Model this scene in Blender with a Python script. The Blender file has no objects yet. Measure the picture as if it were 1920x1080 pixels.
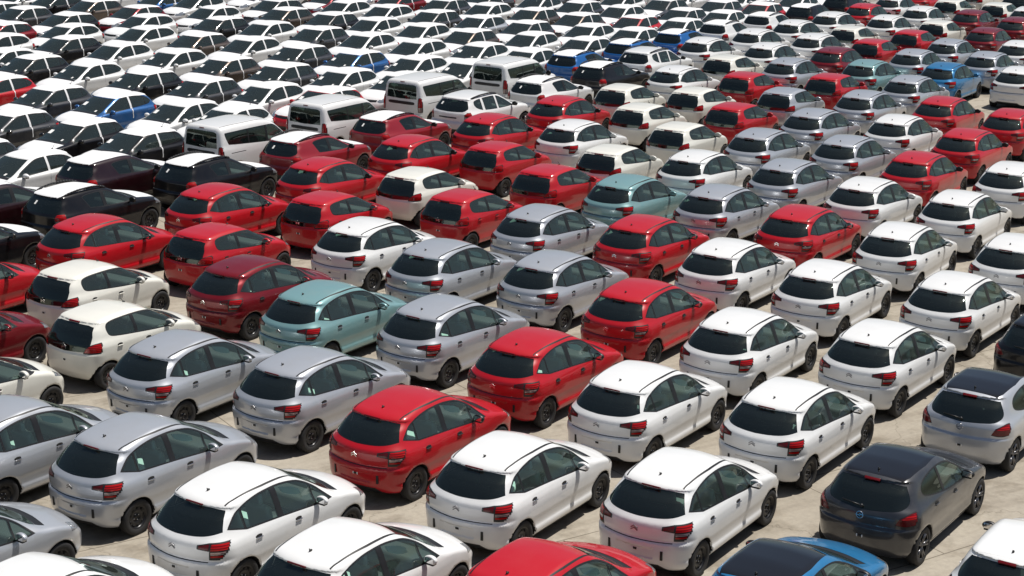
import bpy, bmesh, math, random
import numpy as np
from mathutils import Vector, Matrix
random.seed(7)
R = math.radians
C = bpy.context.scene.collection
sc = bpy.context.scene

# ---------------------------------------------------------------- camera
cam = bpy.data.objects.new('camera', bpy.data.cameras.new('camera'))
C.objects.link(cam)
cam.data.sensor_width = 36.0
cam.data.lens = 3264.947 / 1920 * 36.0
cam.data.clip_end = 2000
PITCH, ROLL = 0.2776065, 0.0141153
cam.matrix_world = (Matrix.Translation((0, 0, 11.75096)) @ Matrix.Rotation(R(90) - PITCH, 4, 'X')
                    @ Matrix.Rotation(ROLL, 4, 'Z'))
sc.camera = cam
# ---------------------------------------------------------------- sky and sun
SUN_EL, SUN_AZ = 69.5, 20.0          # azimuth counted from +X towards +Y
w = bpy.data.worlds.new('World'); sc.world = w; w.use_nodes = True
nt = w.node_tree; nt.nodes.clear()
sky = nt.nodes.new('ShaderNodeTexSky'); sky.sky_type = 'NISHITA'; sky.sun_disc = False
sky.sun_elevation = R(SUN_EL); sky.sun_rotation = R(90 - SUN_AZ)
sky.air_density = 1.0; sky.dust_density = 1.6; sky.ozone_density = 1.0
bg = nt.nodes.new('ShaderNodeBackground'); bg.inputs[1].default_value = 0.053
wo = nt.nodes.new('ShaderNodeOutputWorld')
nt.links.new(sky.outputs[0], bg.inputs[0]); nt.links.new(bg.outputs[0], wo.inputs[0])
sl = bpy.data.lights.new('sun', 'SUN'); sl.energy = 4.7; sl.angle = R(0.55); sl.color = (1.0, 0.955, 0.89)
so = bpy.data.objects.new('sun', sl); C.objects.link(so)
sd = Vector((math.cos(R(SUN_EL)) * math.cos(R(SUN_AZ)), math.cos(R(SUN_EL)) * math.sin(R(SUN_AZ)), math.sin(R(SUN_EL))))
so.rotation_euler = sd.to_track_quat('Z', 'Y').to_euler(); so.location = sd * 60
sc.view_settings.view_transform = 'Standard'; sc.view_settings.look = 'None'
sc.view_settings.exposure = 0.12; sc.view_settings.gamma = 1.0
sc.render.engine = 'CYCLES'
sc.cycles.max_bounces = 7; sc.cycles.transparent_max_bounces = 12
sc.cycles.diffuse_bounces = 3; sc.cycles.glossy_bounces = 3

# ---------------------------------------------------------------- materials
def mat(name, col, rough=0.5, metal=0.0, coat=0.0, spec=0.5, flake=0.0):
    m = bpy.data.materials.new(name); m.use_nodes = True
    n = m.node_tree; b = n.nodes['Principled BSDF']
    b.inputs['Base Color'].default_value = (*col, 1)
    b.inputs['Roughness'].default_value = rough; b.inputs['Metallic'].default_value = metal
    b.inputs['Coat Weight'].default_value = coat; b.inputs['Coat Roughness'].default_value = 0.04
    b.inputs['Specular IOR Level'].default_value = spec
    return m
def paint(name, col, metal=0.0, rough=0.42, coat=1.0, dust=0.10):
    """car paint: base colour with faint dust patches under a clear coat"""
    m = mat(name, col, rough, metal, coat, 0.5)
    n = m.node_tree; b = n.nodes['Principled BSDF']
    tc = n.nodes.new('ShaderNodeTexCoord'); oi = n.nodes.new('ShaderNodeObjectInfo')
    ad = n.nodes.new('ShaderNodeVectorMath'); ad.operation = 'ADD'
    sc_ = n.nodes.new('ShaderNodeVectorMath'); sc_.operation = 'SCALE'; sc_.inputs[3].default_value = 37.0
    n.links.new(oi.outputs['Random'], sc_.inputs[0])
    n.links.new(tc.outputs['Object'], ad.inputs[0]); n.links.new(sc_.outputs[0], ad.inputs[1])
    no = n.nodes.new('ShaderNodeTexNoise'); no.inputs['Scale'].default_value = 2.6; no.inputs['Detail'].default_value = 7
    no.inputs['Roughness'].default_value = 0.65
    n.links.new(ad.outputs[0], no.inputs['Vector'])
    mr = n.nodes.new('ShaderNodeMapRange'); mr.inputs[1].default_value = 0.42; mr.inputs[2].default_value = 0.75
    mr.inputs[3].default_value = 0.0; mr.inputs[4].default_value = dust * 1.6
    n.links.new(no.outputs[0], mr.inputs[0])
    mx = n.nodes.new('ShaderNodeMix'); mx.data_type = 'RGBA'
    mx.inputs[6].default_value = (*col, 1); mx.inputs[7].default_value = (0.42, 0.38, 0.32, 1)
    n.links.new(mr.outputs[0], mx.inputs[0]); n.links.new(mx.outputs[2], b.inputs['Base Color'])
    mc = n.nodes.new('ShaderNodeMapRange'); mc.inputs[1].default_value = 0.35; mc.inputs[2].default_value = 0.8
    mc.inputs[3].default_value = 0.03; mc.inputs[4].default_value = 0.16
    n.links.new(no.outputs[0], mc.inputs[0]); n.links.new(mc.outputs[0], b.inputs['Coat Roughness'])
    return m
def glass(name, tint, rough=0.0, dark=0.0):
    """thin tinted pane: mirror reflection by fresnel over a tinted see-through"""
    m = bpy.data.materials.new(name); m.use_nodes = True; n = m.node_tree; n.nodes.clear()
    o = n.nodes.new('ShaderNodeOutputMaterial'); mx = n.nodes.new('ShaderNodeMixShader')
    tr = n.nodes.new('ShaderNodeBsdfTransparent'); tr.inputs[0].default_value = (*tint, 1)
    gl = n.nodes.new('ShaderNodeBsdfGlossy'); gl.inputs['Roughness'].default_value = 0.015
    gl.inputs['Color'].default_value = (0.84, 1.0, 0.93, 1)
    df = n.nodes.new('ShaderNodeBsdfDiffuse'); df.inputs[0].default_value = (0.30, 0.38, 0.35, 1)     # dust film, tinted green as painted haze to lighten the pane
    m0 = n.nodes.new('ShaderNodeMixShader'); m0.inputs[0].default_value = dark
    n.links.new(tr.outputs[0], m0.inputs[1]); n.links.new(df.outputs[0], m0.inputs[2])
    fr = n.nodes.new('ShaderNodeFresnel'); fr.inputs[0].default_value = 1.75
    n.links.new(fr.outputs[0], mx.inputs[0]); n.links.new(m0.outputs[0], mx.inputs[1])
    n.links.new(gl.outputs[0], mx.inputs[2]); n.links.new(mx.outputs[0], o.inputs[0])
    return m
M = {}
M['w'] = paint('white_paint', (0.77, 0.775, 0.77), dust=0.06)
M['c'] = paint('cream_white_paint', (0.78, 0.77, 0.70), dust=0.06)
M['s'] = paint('silver_paint', (0.50, 0.525, 0.565), metal=0.42, rough=0.34)
M['r'] = paint('red_paint', (0.45, 0.004, 0.011), rough=0.4, dust=0.012, coat=.8)
M['r'].node_tree.nodes['Principled BSDF'].inputs['Specular IOR Level'].default_value = .3
M['cr'] = paint('crimson_paint', (0.27, 0.004, 0.012), rough=0.4, dust=0.012, coat=.8)
M['m'] = paint('dark_red_paint', (0.19, 0.004, 0.010), metal=0.3, rough=0.38, dust=0.012, coat=.8)
M['m'].node_tree.nodes['Principled BSDF'].inputs['Specular IOR Level'].default_value = .3
M['t'] = paint('pale_teal_paint', (0.20, 0.37, 0.38), metal=0.25, rough=0.38)
M['b'] = paint('blue_paint', (0.014, 0.11, 0.33), metal=0.35, rough=0.34, dust=0.04)
M['g'] = paint('dark_grey_paint', (0.036, 0.038, 0.044), metal=0.3, rough=0.36, dust=0.05)
M['k'] = paint('black_paint', (0.006, 0.006, 0.008), rough=0.3, dust=0.012, coat=.6)
M['k'].node_tree.nodes['Principled BSDF'].inputs['Specular IOR Level'].default_value = .25
M['d'] = paint('black_cherry_paint', (0.014, 0.001, 0.003), rough=0.3, dust=0.012, coat=.8)
M['n'] = paint('grey_brown_paint', (0.10, 0.075, 0.06), metal=0.6, rough=0.36, dust=0.05)
M['rb'] = paint('royal_blue_paint', (0.008, 0.13, 0.42), metal=0.2, rough=0.34, dust=0.02)
M['lb'] = paint('sky_blue_paint', (0.018, 0.19, 0.42), metal=0.3, rough=0.34, dust=0.04)
M['film'] = mat('white_protective_film', (0.80, 0.805, 0.81), 0.42, 0, 0.15)
M['pane'] = glass('clear_green_glass', (0.76, 0.93, 0.87), dark=.065)
M['dark_pane'] = glass('dark_rear_glass', (0.16, 0.20, 0.19), dark=.02)
M['black_pane'] = mat('black_gloss_panel', (0.008, 0.008, 0.009), 0.06, 0, 0.6)
M['trim'] = mat('black_plastic_trim', (0.012, 0.012, 0.013), 0.42)
M['under'] = mat('dark_underbody', (0.01, 0.01, 0.01), 0.9)
M['rubber'] = mat('tyre_rubber', (0.016, 0.016, 0.017), 0.75)
M['steel'] = mat('black_steel_rim', (0.022, 0.022, 0.024), 0.32, 0.4)
M['alloy'] = mat('dark_alloy', (0.16, 0.16, 0.17), 0.28, 0.9)
M['badge'] = mat('badge_metal', (0.22, 0.22, 0.23), 0.3, 0.8)
M['chrome'] = mat('chrome', (0.75, 0.75, 0.76), 0.12, 1.0)
M['redlens'] = mat('red_lens', (0.36, 0.003, 0.006), 0.2, 0, 0.2, 0.35)
M['brakelens'] = mat('dark_red_lens', (0.12, 0.003, 0.005), 0.22, 0, 0.25, 0.4)
M['clearlens'] = mat('clear_lens', (0.42, 0.37, 0.36), 0.14, 0.35, 1.0, 0.8)
M['headlens'] = mat('headlamp_lens', (0.40, 0.43, 0.46), 0.08, 0.6, 1.0, 0.8)
M['seat'] = mat('grey_cloth', (0.10, 0.105, 0.105), 0.9)
M['cover'] = mat('white_seat_cover', (0.62, 0.72, 0.68), 0.55)
M['dash'] = mat('dashboard_plastic', (0.06, 0.06, 0.063), 0.6)
M['paper'] = mat('white_paper', (0.80, 0.80, 0.78), 0.7)

def banded(m, c1, c2, sc_):
    n = m.node_tree; b = n.nodes['Principled BSDF']; tc = n.nodes.new('ShaderNodeTexCoord')
    wv = n.nodes.new('ShaderNodeTexWave'); wv.bands_direction = 'Z'; wv.inputs['Scale'].default_value = sc_; wv.inputs['Distortion'].default_value = .6
    n.links.new(tc.outputs['Object'], wv.inputs['Vector'])
    mx = n.nodes.new('ShaderNodeMix'); mx.data_type = 'RGBA'; mx.inputs[6].default_value = (*c1, 1); mx.inputs[7].default_value = (*c2, 1)
    n.links.new(wv.outputs[0], mx.inputs[0]); n.links.new(mx.outputs[2], b.inputs['Base Color'])
banded(M['redlens'], (.50, .008, .008), (.14, .001, .003), 9.0)
banded(M['clearlens'], (.60, .52, .50), (.16, .05, .05), 12.0)
# ---------------------------------------------------------------- implicit body surface
def pch(tab):
    """monotone cubic interpolation through (x, y) pairs"""
    t = sorted(tab); X = np.array([a for a, b in t], float); Y = np.array([b for a, b in t], float)
    h = np.diff(X); d = np.diff(Y) / h; m = np.zeros_like(X)
    for i in range(1, len(X) - 1):
        if d[i - 1] * d[i] > 0:
            w1, w2 = 2 * h[i] + h[i - 1], h[i] + 2 * h[i - 1]
            m[i] = (w1 + w2) / (w1 / d[i - 1] + w2 / d[i])
    m[0], m[-1] = d[0], d[-1]
    def f(x):
        xc = np.clip(x, X[0], X[-1]); i = np.clip(np.searchsorted(X, xc) - 1, 0, len(h) - 1)
        s = (xc - X[i]) / h[i]
        y = ((1 + 2 * s) * (1 - s) ** 2 * Y[i] + s * (1 - s) ** 2 * h[i] * m[i]
             + s * s * (3 - 2 * s) * Y[i + 1] + s * s * (s - 1) * h[i] * m[i + 1])
        return y + (x < X[0]) * (x - X[0]) * m[0] + (x > X[-1]) * (x - X[-1]) * m[-1]
    return f
def smax(a, b, k):
    h = np.maximum(k - np.abs(a - b), 0) / k
    return np.maximum(a, b) + h * h * k * 0.25

class Shape:
    def __init__(s, d):
        s.d = d
        s.zt, s.xr, s.xf, s.ys = pch(d['zt']), pch(d['xr']), pch(d['xf']), pch(d['ys'])
        s.pl, s.ph = pch(d['plan']), pch(d['plan_hi'])
    def f(s, x, y, z):
        d = s.d; a = np.abs(y)
        hi = np.clip((z - d['zbelt'] + .1) / .2, 0, 1); hi = hi * hi * (3 - 2 * hi)
        side = a - (s.ys(z) + s.pl(x) * (1 - hi) + s.ph(x) * hi)
        kw = d.get('kw', .25) * np.clip((x - .6) / .8, 0, 1)
        top = z - (s.zt(x + kw * a * a) - d.get('crown', .11) * a * a)
        rear = (s.xr(z) + d['kr'] * a * a) - x
        for (yd, z0, z1, dep) in d.get('dents', ()):
            e = .022; S = lambda t: np.clip(t, 0, 1) ** 2 * (3 - 2 * np.clip(t, 0, 1))
            rear = rear + dep * S((yd - a) / e) * S((z - z0) / e) * S((z1 - z) / e)
        front = x - (s.xf(z) - d['kf'] * a * a)
        bot = (d['zb'] + .04 * np.clip(np.abs(x - 1.2) - 1.3, 0, 1)) - z
        f = smax(smax(side, top, d.get('rst', .07)), smax(rear * d.get('rg', .9), front, .05), d.get('rc', .12))
        f = smax(f, bot, .08)
        for ax in (0, d['wb']):
            r = np.sqrt((x - ax) ** 2 + (z - d['wr']) ** 2)
            # flared lip then the wheel well
            well = np.maximum(r - d['ra'], .50 - a)
            f = smax(f, -well, .015)
        return f
    def grad(s, p, e=1e-4):
        x, y, z = p.T
        g = np.stack([s.f(x + e, y, z) - s.f(x - e, y, z), s.f(x, y + e, z) - s.f(x, y - e, z),
                      s.f(x, y, z + e) - s.f(x, y, z - e)], 1) / (2 * e)
        return g
    def mesh(s, h):
        d = s.d
        lo = np.array([min(v for _, v in d['xr']) - 3 * h, -1.05, d['zb'] - 3 * h])
        hi = np.array([max(v for _, v in d['xf']) + 3 * h, 1.05, max(v for _, v in d['zt']) + 3 * h])
        n = np.ceil((hi - lo) / h).astype(int) + 1
        # keep the grid symmetric about y = 0
        ny = n[1] if n[1] % 2 == 0 else n[1] + 1; n[1] = ny; lo[1] = -(ny - 1) * h / 2
        X, Y, Z = np.meshgrid(*[lo[i] + h * np.arange(n[i]) for i in range(3)], indexing='ij')
        F = s.f(X, Y, Z); S = F < 0
        cs = np.zeros(np.array(F.shape) - 1, int); acc = np.zeros(cs.shape + (3,)); cnt = np.zeros(cs.shape)
        sl_ = lambda a, o: a[o[0]:a.shape[0] - 1 + o[0], o[1]:a.shape[1] - 1 + o[1], o[2]:a.shape[2] - 1 + o[2]]
        corners = [(i, j, k) for i in (0, 1) for j in (0, 1) for k in (0, 1)]
        for c0 in corners:
            for ax in range(3):
                if c0[ax]: continue
                c1 = list(c0); c1[ax] = 1
                f0, f1 = sl_(F, c0), sl_(F, c1); m = (f0 < 0) != (f1 < 0)
                t = np.where(m, f0 / np.where(m, f0 - f1, 1), 0)
                for q in range(3):
                    acc[..., q] += m * (c0[q] + (t if q == ax else 0))
                cnt += m
        act = cnt > 0; idx = -np.ones(cs.shape, int); idx[act] = np.arange(act.sum())
        ijk = np.argwhere(act); V = lo + h * (ijk + acc[act] / cnt[act][:, None])
        Q = []
        for ax in range(3):
            o1, o2 = [(1, 2), (2, 0), (0, 1)][ax]
            A = np.take(S, range(0, S.shape[ax] - 1), ax); B = np.take(S, range(1, S.shape[ax]), ax)
            e = np.argwhere(A != B)
            for q in (o1, o2):
                e = e[(e[:, q] > 0) & (e[:, q] < S.shape[q] - 1)]
            def at(d1, d2):
                c = e.copy(); c[:, o1] -= d1; c[:, o2] -= d2; return idx[c[:, 0], c[:, 1], c[:, 2]]
            q4 = np.stack([at(1, 1), at(0, 1), at(0, 0), at(1, 0)], 1)
            inside = A[e[:, 0], e[:, 1], e[:, 2]]
            q4[~inside] = q4[~inside][:, ::-1]
            Q.append(q4)
        Q = np.concatenate(Q)
        for _ in range(4):
            g = s.grad(V); fv = s.f(*V.T); st = -fv[:, None] * g / np.maximum((g * g).sum(1), .05)[:, None]
            ln = np.linalg.norm(st, axis=1, keepdims=True); V = V + st * np.minimum(1, .5 * h / np.maximum(ln, 1e-9))
        # sharpen the wheel arch rims
        x, y, z = V.T; a = np.abs(y)
        for ax in (0, d['wb']):
            dx, dz = x - ax, z - d['wr']; r = np.hypot(dx, dz)
            hi_ = np.clip((z - d['zbelt'] + .1) / .2, 0, 1); yo = s.ys(z) + s.pl(x) * (1 - hi_)
            m = (np.abs(r - d['ra']) < .62 * h) & (np.abs(a - yo) < .62 * h) & (z > d['zb'] + .03)
            k = d['ra'] / np.maximum(r, 1e-6)
            V[m, 0] = ax + (dx * k)[m]; V[m, 2] = d['wr'] + (dz * k)[m]; V[m, 1] = (np.sign(y) * (yo - .002))[m]
        return V, Q

# ---------------------------------------------------------------- cutting panels out of the body
def inpoly(px, py, P):
    r = False; j = len(P) - 1
    for i in range(len(P)):
        xi, yi = P[i]; xj, yj = P[j]
        if (yi > py) != (yj > py) and px < (xj - xi) * (py - yi) / (yj - yi) + xi: r = not r
        j = i
    return r
def shrink(P, d):
    n = len(P); ar = sum(P[i][0] * P[(i + 1) % n][1] - P[(i + 1) % n][0] * P[i][1] for i in range(n))
    s = 1 if ar > 0 else -1; out = []
    for i in range(n):
        p0, p1, p2 = Vector(P[i - 1]), Vector(P[i]), Vector(P[(i + 1) % n])
        a = (p1 - p0).normalized(); b = (p2 - p1).normalized()
        na, nb = Vector((-a.y, a.x)) * s, Vector((-b.y, b.x)) * s
        m = na + nb; m = m / max(.35, m.dot(na)) if m.length > 1e-6 else na
        q = p1 + m * d; out.append((q.x, q.y))
    return out
def smooth_poly(P, n=3):
    """Catmull-Rom through the points whose third value is not 0 (0 keeps a sharp corner)"""
    out = []; N = len(P)
    for i in range(N):
        p1, p2 = P[i], P[(i + 1) % N]; p0, p3 = P[i - 1], P[(i + 2) % N]
        out.append((p1[0], p1[1]))
        if len(p1) > 2 and len(p2) > 2: continue
        if len(p1) > 2: p0 = p1
        if len(p2) > 2: p3 = p2
        for k in range(1, n):
            t = k / n
            out.append(tuple(.5 * (2 * p1[a] + (p2[a] - p0[a]) * t + (2 * p0[a] - 5 * p1[a] + 4 * p2[a] - p3[a]) * t * t
                                   + (3 * p1[a] - p0[a] - 3 * p2[a] + p3[a]) * t ** 3) for a in (0, 1)))
    return out
AX = {'side': (0, 2, 1), 'rear': (1, 2, 0), 'front': (1, 2, 0), 'top': (0, 1, 2)}
def cut(bm, lay, view, P, tag, cond, over=None):
    """cut the outline P into the faces seen in that view and tag what lies inside"""
    i, j, k = AX[view]
    xs = [p[0] for p in P]; ys = [p[1] for p in P]
    x0, x1, y0, y1 = min(xs) - .01, max(xs) + .01, min(ys) - .01, max(ys) + .01
    def near():
        r = []
        for f in bm.faces:
            c = f.calc_center_median()
            if x0 - .04 < c[i] < x1 + .04 and y0 - .04 < c[j] < y1 + .04 and cond(c, f.normal): r.append(f)
        return r
    faces = near()
    for a in range(len(P)):
        p, q = P[a], P[(a + 1) % len(P)]
        ex, ey = q[0] - p[0], q[1] - p[1]; ln = math.hypot(ex, ey)
        if ln < 1e-5: continue
        bx0, bx1, by0, by1 = min(p[0], q[0]) - .002, max(p[0], q[0]) + .002, min(p[1], q[1]) - .002, max(p[1], q[1]) + .002
        sel = []
        for f in faces:
            vx = [v.co[i] for v in f.verts]; vy = [v.co[j] for v in f.verts]
            if max(vx) >= bx0 and min(vx) <= bx1 and max(vy) >= by0 and min(vy) <= by1: sel.append(f)
        if not sel: continue
        co = [0, 0, 0]; no = [0, 0, 0]; co[i], co[j] = p; no[i], no[j] = -ey / ln, ex / ln
        geom = set(sel)
        for f in sel: geom.update(f.edges); geom.update(f.verts)
        r = bmesh.ops.bisect_plane(bm, geom=list(geom), dist=1e-6, plane_co=co, plane_no=no)
        new = [g for g in r['geom'] if isinstance(g, bmesh.types.BMFace)]
        fs = set(f for f in faces if f.is_valid); fs.update(new); faces = list(fs)
    out = []
    for f in faces:
        if not f.is_valid: continue
        c = f.calc_center_median()
        if cond(c, f.normal) and inpoly(c[i], c[j], P) and (over is None or f[lay] in over):
            f[lay] = tag; out.append(f)
    return out

def new_obj(name, me, parent=None, loc=None):
    o = bpy.data.objects.new(name, me); C.objects.link(o)
    if parent is not None: o.parent = parent
    if loc is not None: o.location = loc
    return o
def finish(name, bm, mats, smooth=True):
    me = bpy.data.meshes.new(name); bm.to_mesh(me); bm.free()
    for m in (mats if isinstance(mats, (list, tuple)) else [mats]): me.materials.append(m)
    if smooth: me.shade_smooth()
    return me

# ---------------------------------------------------------------- small solid shapes
def bm_box(bm, c, s, rot=None, bev=0.0):
    r = bmesh.ops.create_cube(bm, size=1); vs = r['verts']
    mt = Matrix.Translation(c) @ (rot.to_4x4() if rot else Matrix.Identity(4)) @ Matrix.Diagonal((*s, 1))
    bmesh.ops.transform(bm, matrix=mt, verts=vs)
    if bev:
        es = list({e for v in vs for e in v.link_edges})
        bmesh.ops.bevel(bm, geom=es, offset=bev, segments=2, profile=.6, affect='EDGES')
def bm_lathe(bm, prof, n, cy, r0x, r0z, mi=0, flip=False):
    """profile of (radius, y) turned about an axle through (r0x, r0z)"""
    rings = []
    for r, y in prof:
        rings.append([bm.verts.new((r0x + r * math.cos(2 * math.pi * i / n), cy + y, r0z + r * math.sin(2 * math.pi * i / n))) for i in range(n)])
    for a, b in zip(rings[:-1], rings[1:]):
        for i in range(n):
            f = bm.faces.new((a[i], a[(i + 1) % n], b[(i + 1) % n], b[i])); f.material_index = mi
def blob(bm, c, s, sub=2, rot=None):
    r = bmesh.ops.create_icosphere(bm, subdivisions=sub, radius=1)
    bmesh.ops.transform(bm, matrix=Matrix.Translation(c) @ (rot.to_4x4() if rot else Matrix.Identity(4)) @ Matrix.Diagonal((*s, 1)), verts=r['verts'])
def bar(bm, p, q, r, n=6):
    p, q = Vector(p), Vector(q); d = q - p
    rot = d.to_track_quat('Z', 'Y').to_matrix().to_4x4()
    bmesh.ops.create_cone(bm, cap_ends=True, segments=n, radius1=r, radius2=r, depth=d.length, matrix=Matrix.Translation((p + q) / 2) @ rot)

def tyre_mesh(r, wd):
    bm = bmesh.new(); h = wd / 2; ri = r * .66
    bm_lathe(bm, [(ri, -h * .82), (ri + .012, -h * .95), (r * .86, -h), (r * .95, -h * .93), (r, -h * .74), (r, h * .74), (r * .95, h * .93), (r * .86, h), (ri + .012, h * .95), (ri, h * .82)], 40, 0, 0, 0)
    bmesh.ops.recalc_face_normals(bm, faces=bm.faces); return bm
def steel_rim(r, wd):
    bm = bmesh.new(); h = wd / 2; ri = r * .67
    bm_lathe(bm, [(ri, -h * .80), (ri * .93, -h * .84), (ri * .88, -h * .55), (ri * .80, -h * .34), (ri * .62, -h * .52), (ri * .45, -h * .50), (ri * .36, -h * .26), (ri * .20, -h * .26), (ri * .17, -h * .46), (.001, -h * .48)], 30, 0, 0, 0)
    bm_lathe(bm, [(ri, -h * .8), (ri, h * .8), (.001, h * .7)], 30, 0, 0, 0)
    for k in range(9):          # hand holes
        a = 2 * math.pi * k / 9
        b0 = len(bm.faces); bm_box(bm, (ri * .72 * math.cos(a), -h * .46, ri * .72 * math.sin(a)), (.030, .012, .046), Matrix.Rotation(-a, 3, 'Y'))
        bm.faces.ensure_lookup_table()
        for f in bm.faces[b0:]: f.material_index = 1
    for k in range(4):
        a = 2 * math.pi * k / 4 + .4
        b0 = len(bm.faces); blob(bm, (ri * .28 * math.cos(a), -h * .32, ri * .28 * math.sin(a)), (.012, .016, .012), 1)
        bm.faces.ensure_lookup_table()
        for f in bm.faces[b0:]: f.material_index = 2
    bmesh.ops.recalc_face_normals(bm, faces=bm.faces); return bm
def alloy_rim(r, wd):
    bm = bmesh.new(); h = wd / 2; ri = r * .70
    bm_lathe(bm, [(ri, -h * .84), (ri * .94, -h * .86), (ri * .91, -h * .8)], 36, 0, 0, 0, 0)
    bm_lathe(bm, [(ri, -h * .84), (ri * .94, -h * .86), (ri * .92, -h * .3), (ri * .92, h * .5), (.001, h * .5)], 36, 0, 0, 0, 1)
    for k in range(5):
        for s in (-.16, .16):
            a = 2 * math.pi * k / 5 + s; a0 = 2 * math.pi * k / 5 + s * .5
            bar(bm, (ri * .12 * math.cos(a0), -h * .60, ri * .12 * math.sin(a0)), (ri * .93 * math.cos(a), -h * .80, ri * .93 * math.sin(a)), .020, 6)
    blob(bm, (0, -h * .6, 0), (.05, .03, .05), 1)
    bmesh.ops.recalc_face_normals(bm, faces=bm.faces); return bm

# ---------------------------------------------------------------- one car kind -> a list of (part, sub-parts)
class Kind:
    """parts: list of dict(name, mesh, mats, loc, key, children, lod)"""
    def __init__(s, d):
        s.d = d; s.parts = []
    def add(s, name, mesh, slots, loc=(0, 0, 0), parent=None, lod=0, scale=None, rot=None, label=None):
        p = dict(name=name, mesh=mesh, slots=slots, loc=loc, parent=parent, lod=lod, scale=scale, rot=rot, label=label)
        s.parts.append(p); return p

def panel_mesh(name, shape, faces, center, off=0.0, seam=0.0, flip=False, mirror=False, cell=None):
    """a mesh from a set of faces of the cut half body, with the exact surface normals"""
    bm = bmesh.new(); vm = {}
    def V(v, m):
        k = (v.index, m) if not (m and abs(v.co.y) < 1e-5) else (v.index, False)
        if k not in vm: vm[k] = bm.verts.new((v.co.x, -v.co.y if m else v.co.y, v.co.z))
        return vm[k]
    sides = ([False, True] if center else ([True] if mirror else [False]))
    for m in sides:
        for f in faces:
            vs = [V(v, m) for v in f.verts]
            if m: vs = vs[::-1]
            if len(set(vs)) < 3: continue
            try: bm.faces.new(vs)
            except ValueError: pass
    if seam:
        r = bmesh.ops.inset_region(bm, faces=list(bm.faces), thickness=seam, depth=0.0, use_even_offset=False, use_boundary=True)
        ring = set(r['faces'])
        edge = [v for v in bm.verts if v.is_boundary]
        for v in edge: v.co -= v.normal * .0
        for f in ring: f.material_index = 1
    bm.verts.ensure_lookup_table()
    P = np.array([v.co[:] for v in bm.verts]); g = shape.grad(P); g /= np.maximum(np.linalg.norm(g, axis=1, keepdims=True), 1e-9)
    if off:
        P2 = P + g * off
        for v, q in zip(bm.verts, P2): v.co = q
    if flip: bmesh.ops.reverse_faces(bm, faces=list(bm.faces)); g = -g
    me = bpy.data.meshes.new(name); bm.to_mesh(me); bm.free()
    me.shade_smooth(); me.normals_split_custom_set_from_vertices([tuple(a) for a in g])
    return me

def build_kind(d):
    K = Kind(d); sh = Shape(d); V, Q = sh.mesh(d.get('h', .028))
    V[np.abs(V[:, 1]) < 1e-3, 1] = 0.0
    keep = (V[Q][:, :, 1] <= 1e-6).all(1); Q = Q[keep]
    used = np.unique(Q); mp = -np.ones(len(V), int); mp[used] = np.arange(len(used))
    me = bpy.data.meshes.new('t'); me.from_pydata([tuple(v) for v in V[used]], [], [tuple(mp[q]) for q in Q]); me.update()
    bm = bmesh.new(); bm.from_mesh(me); bpy.data.meshes.remove(me)
    lay = bm.faces.layers.int.new('tag'); bm.normal_update()
    tags = {'body': 0}
    def tg(n): return tags.setdefault(n, len(tags))
    # wheel wells and the underside
    u = tg('under')
    for f in bm.faces:
        c = f.calc_center_median()
        if (c.z < d['zb'] + .05 and f.normal.z < -.5): f[lay] = u
        for ax in (0, d['wb']):
            rr = math.hypot(c.x - ax, c.z - d['wr'])
            if rr < d['ra'] + .004 and c.y > -(abs(sh.ys(np.float64(c.z))) + float(sh.pl(np.float64(c.x))) - .012): f[lay] = u
    for reg in d['regions']:
        name, view, P, cond = reg[:4]; over = reg[4] if len(reg) > 4 else ['body']
        cut(bm, lay, view, P, tg(name), cond, None if over is None else [tg(o) for o in over])
    bm.normal_update(); bm.verts.index_update()
    by = {}
    for f in bm.faces: by.setdefault(f[lay], []).append(f)
    inv = {v: k for k, v in tags.items()}
    made = {}
    # order: body first
    defs = d['defs']
    def mk(tag, parent):
        df = defs[tag]
        fs = by.get(tags.get(tag, -1), [])
        if not fs: return
        for mir in ([None] if df.get('center') else [False, True]):
            m = panel_mesh(df['name'], sh, fs, df.get('center', False), df.get('off', 0), df.get('seam', 0), mirror=bool(mir))
            par = made.get((parent, mir), made.get((parent, None))) if parent else None
            made[(tag, mir)] = K.add(df['name'], m, df['slots'], parent=par, lod=df.get('lod', 0), label=df.get('label'))
    for tag in defs: mk(tag, defs[tag].get('parent'))
    # dark lining inside the cabin
    lin = []
    x0, x1 = d['cabin']; glass_tags = {tags[t] for t in tags if t in d['see_through']}
    for f in bm.faces:
        c = f.calc_center_median()
        if f[lay] not in glass_tags and x0 < c.x < x1 and c.z > .45 and c.y > -1: lin.append(f)
    m = panel_mesh('cabin_lining', sh, lin, True, -.03, 0, flip=True)
    K.add('cabin_lining', m, ['seat'], lod=0)
    bm.free(); K.shape = sh; return K

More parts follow.
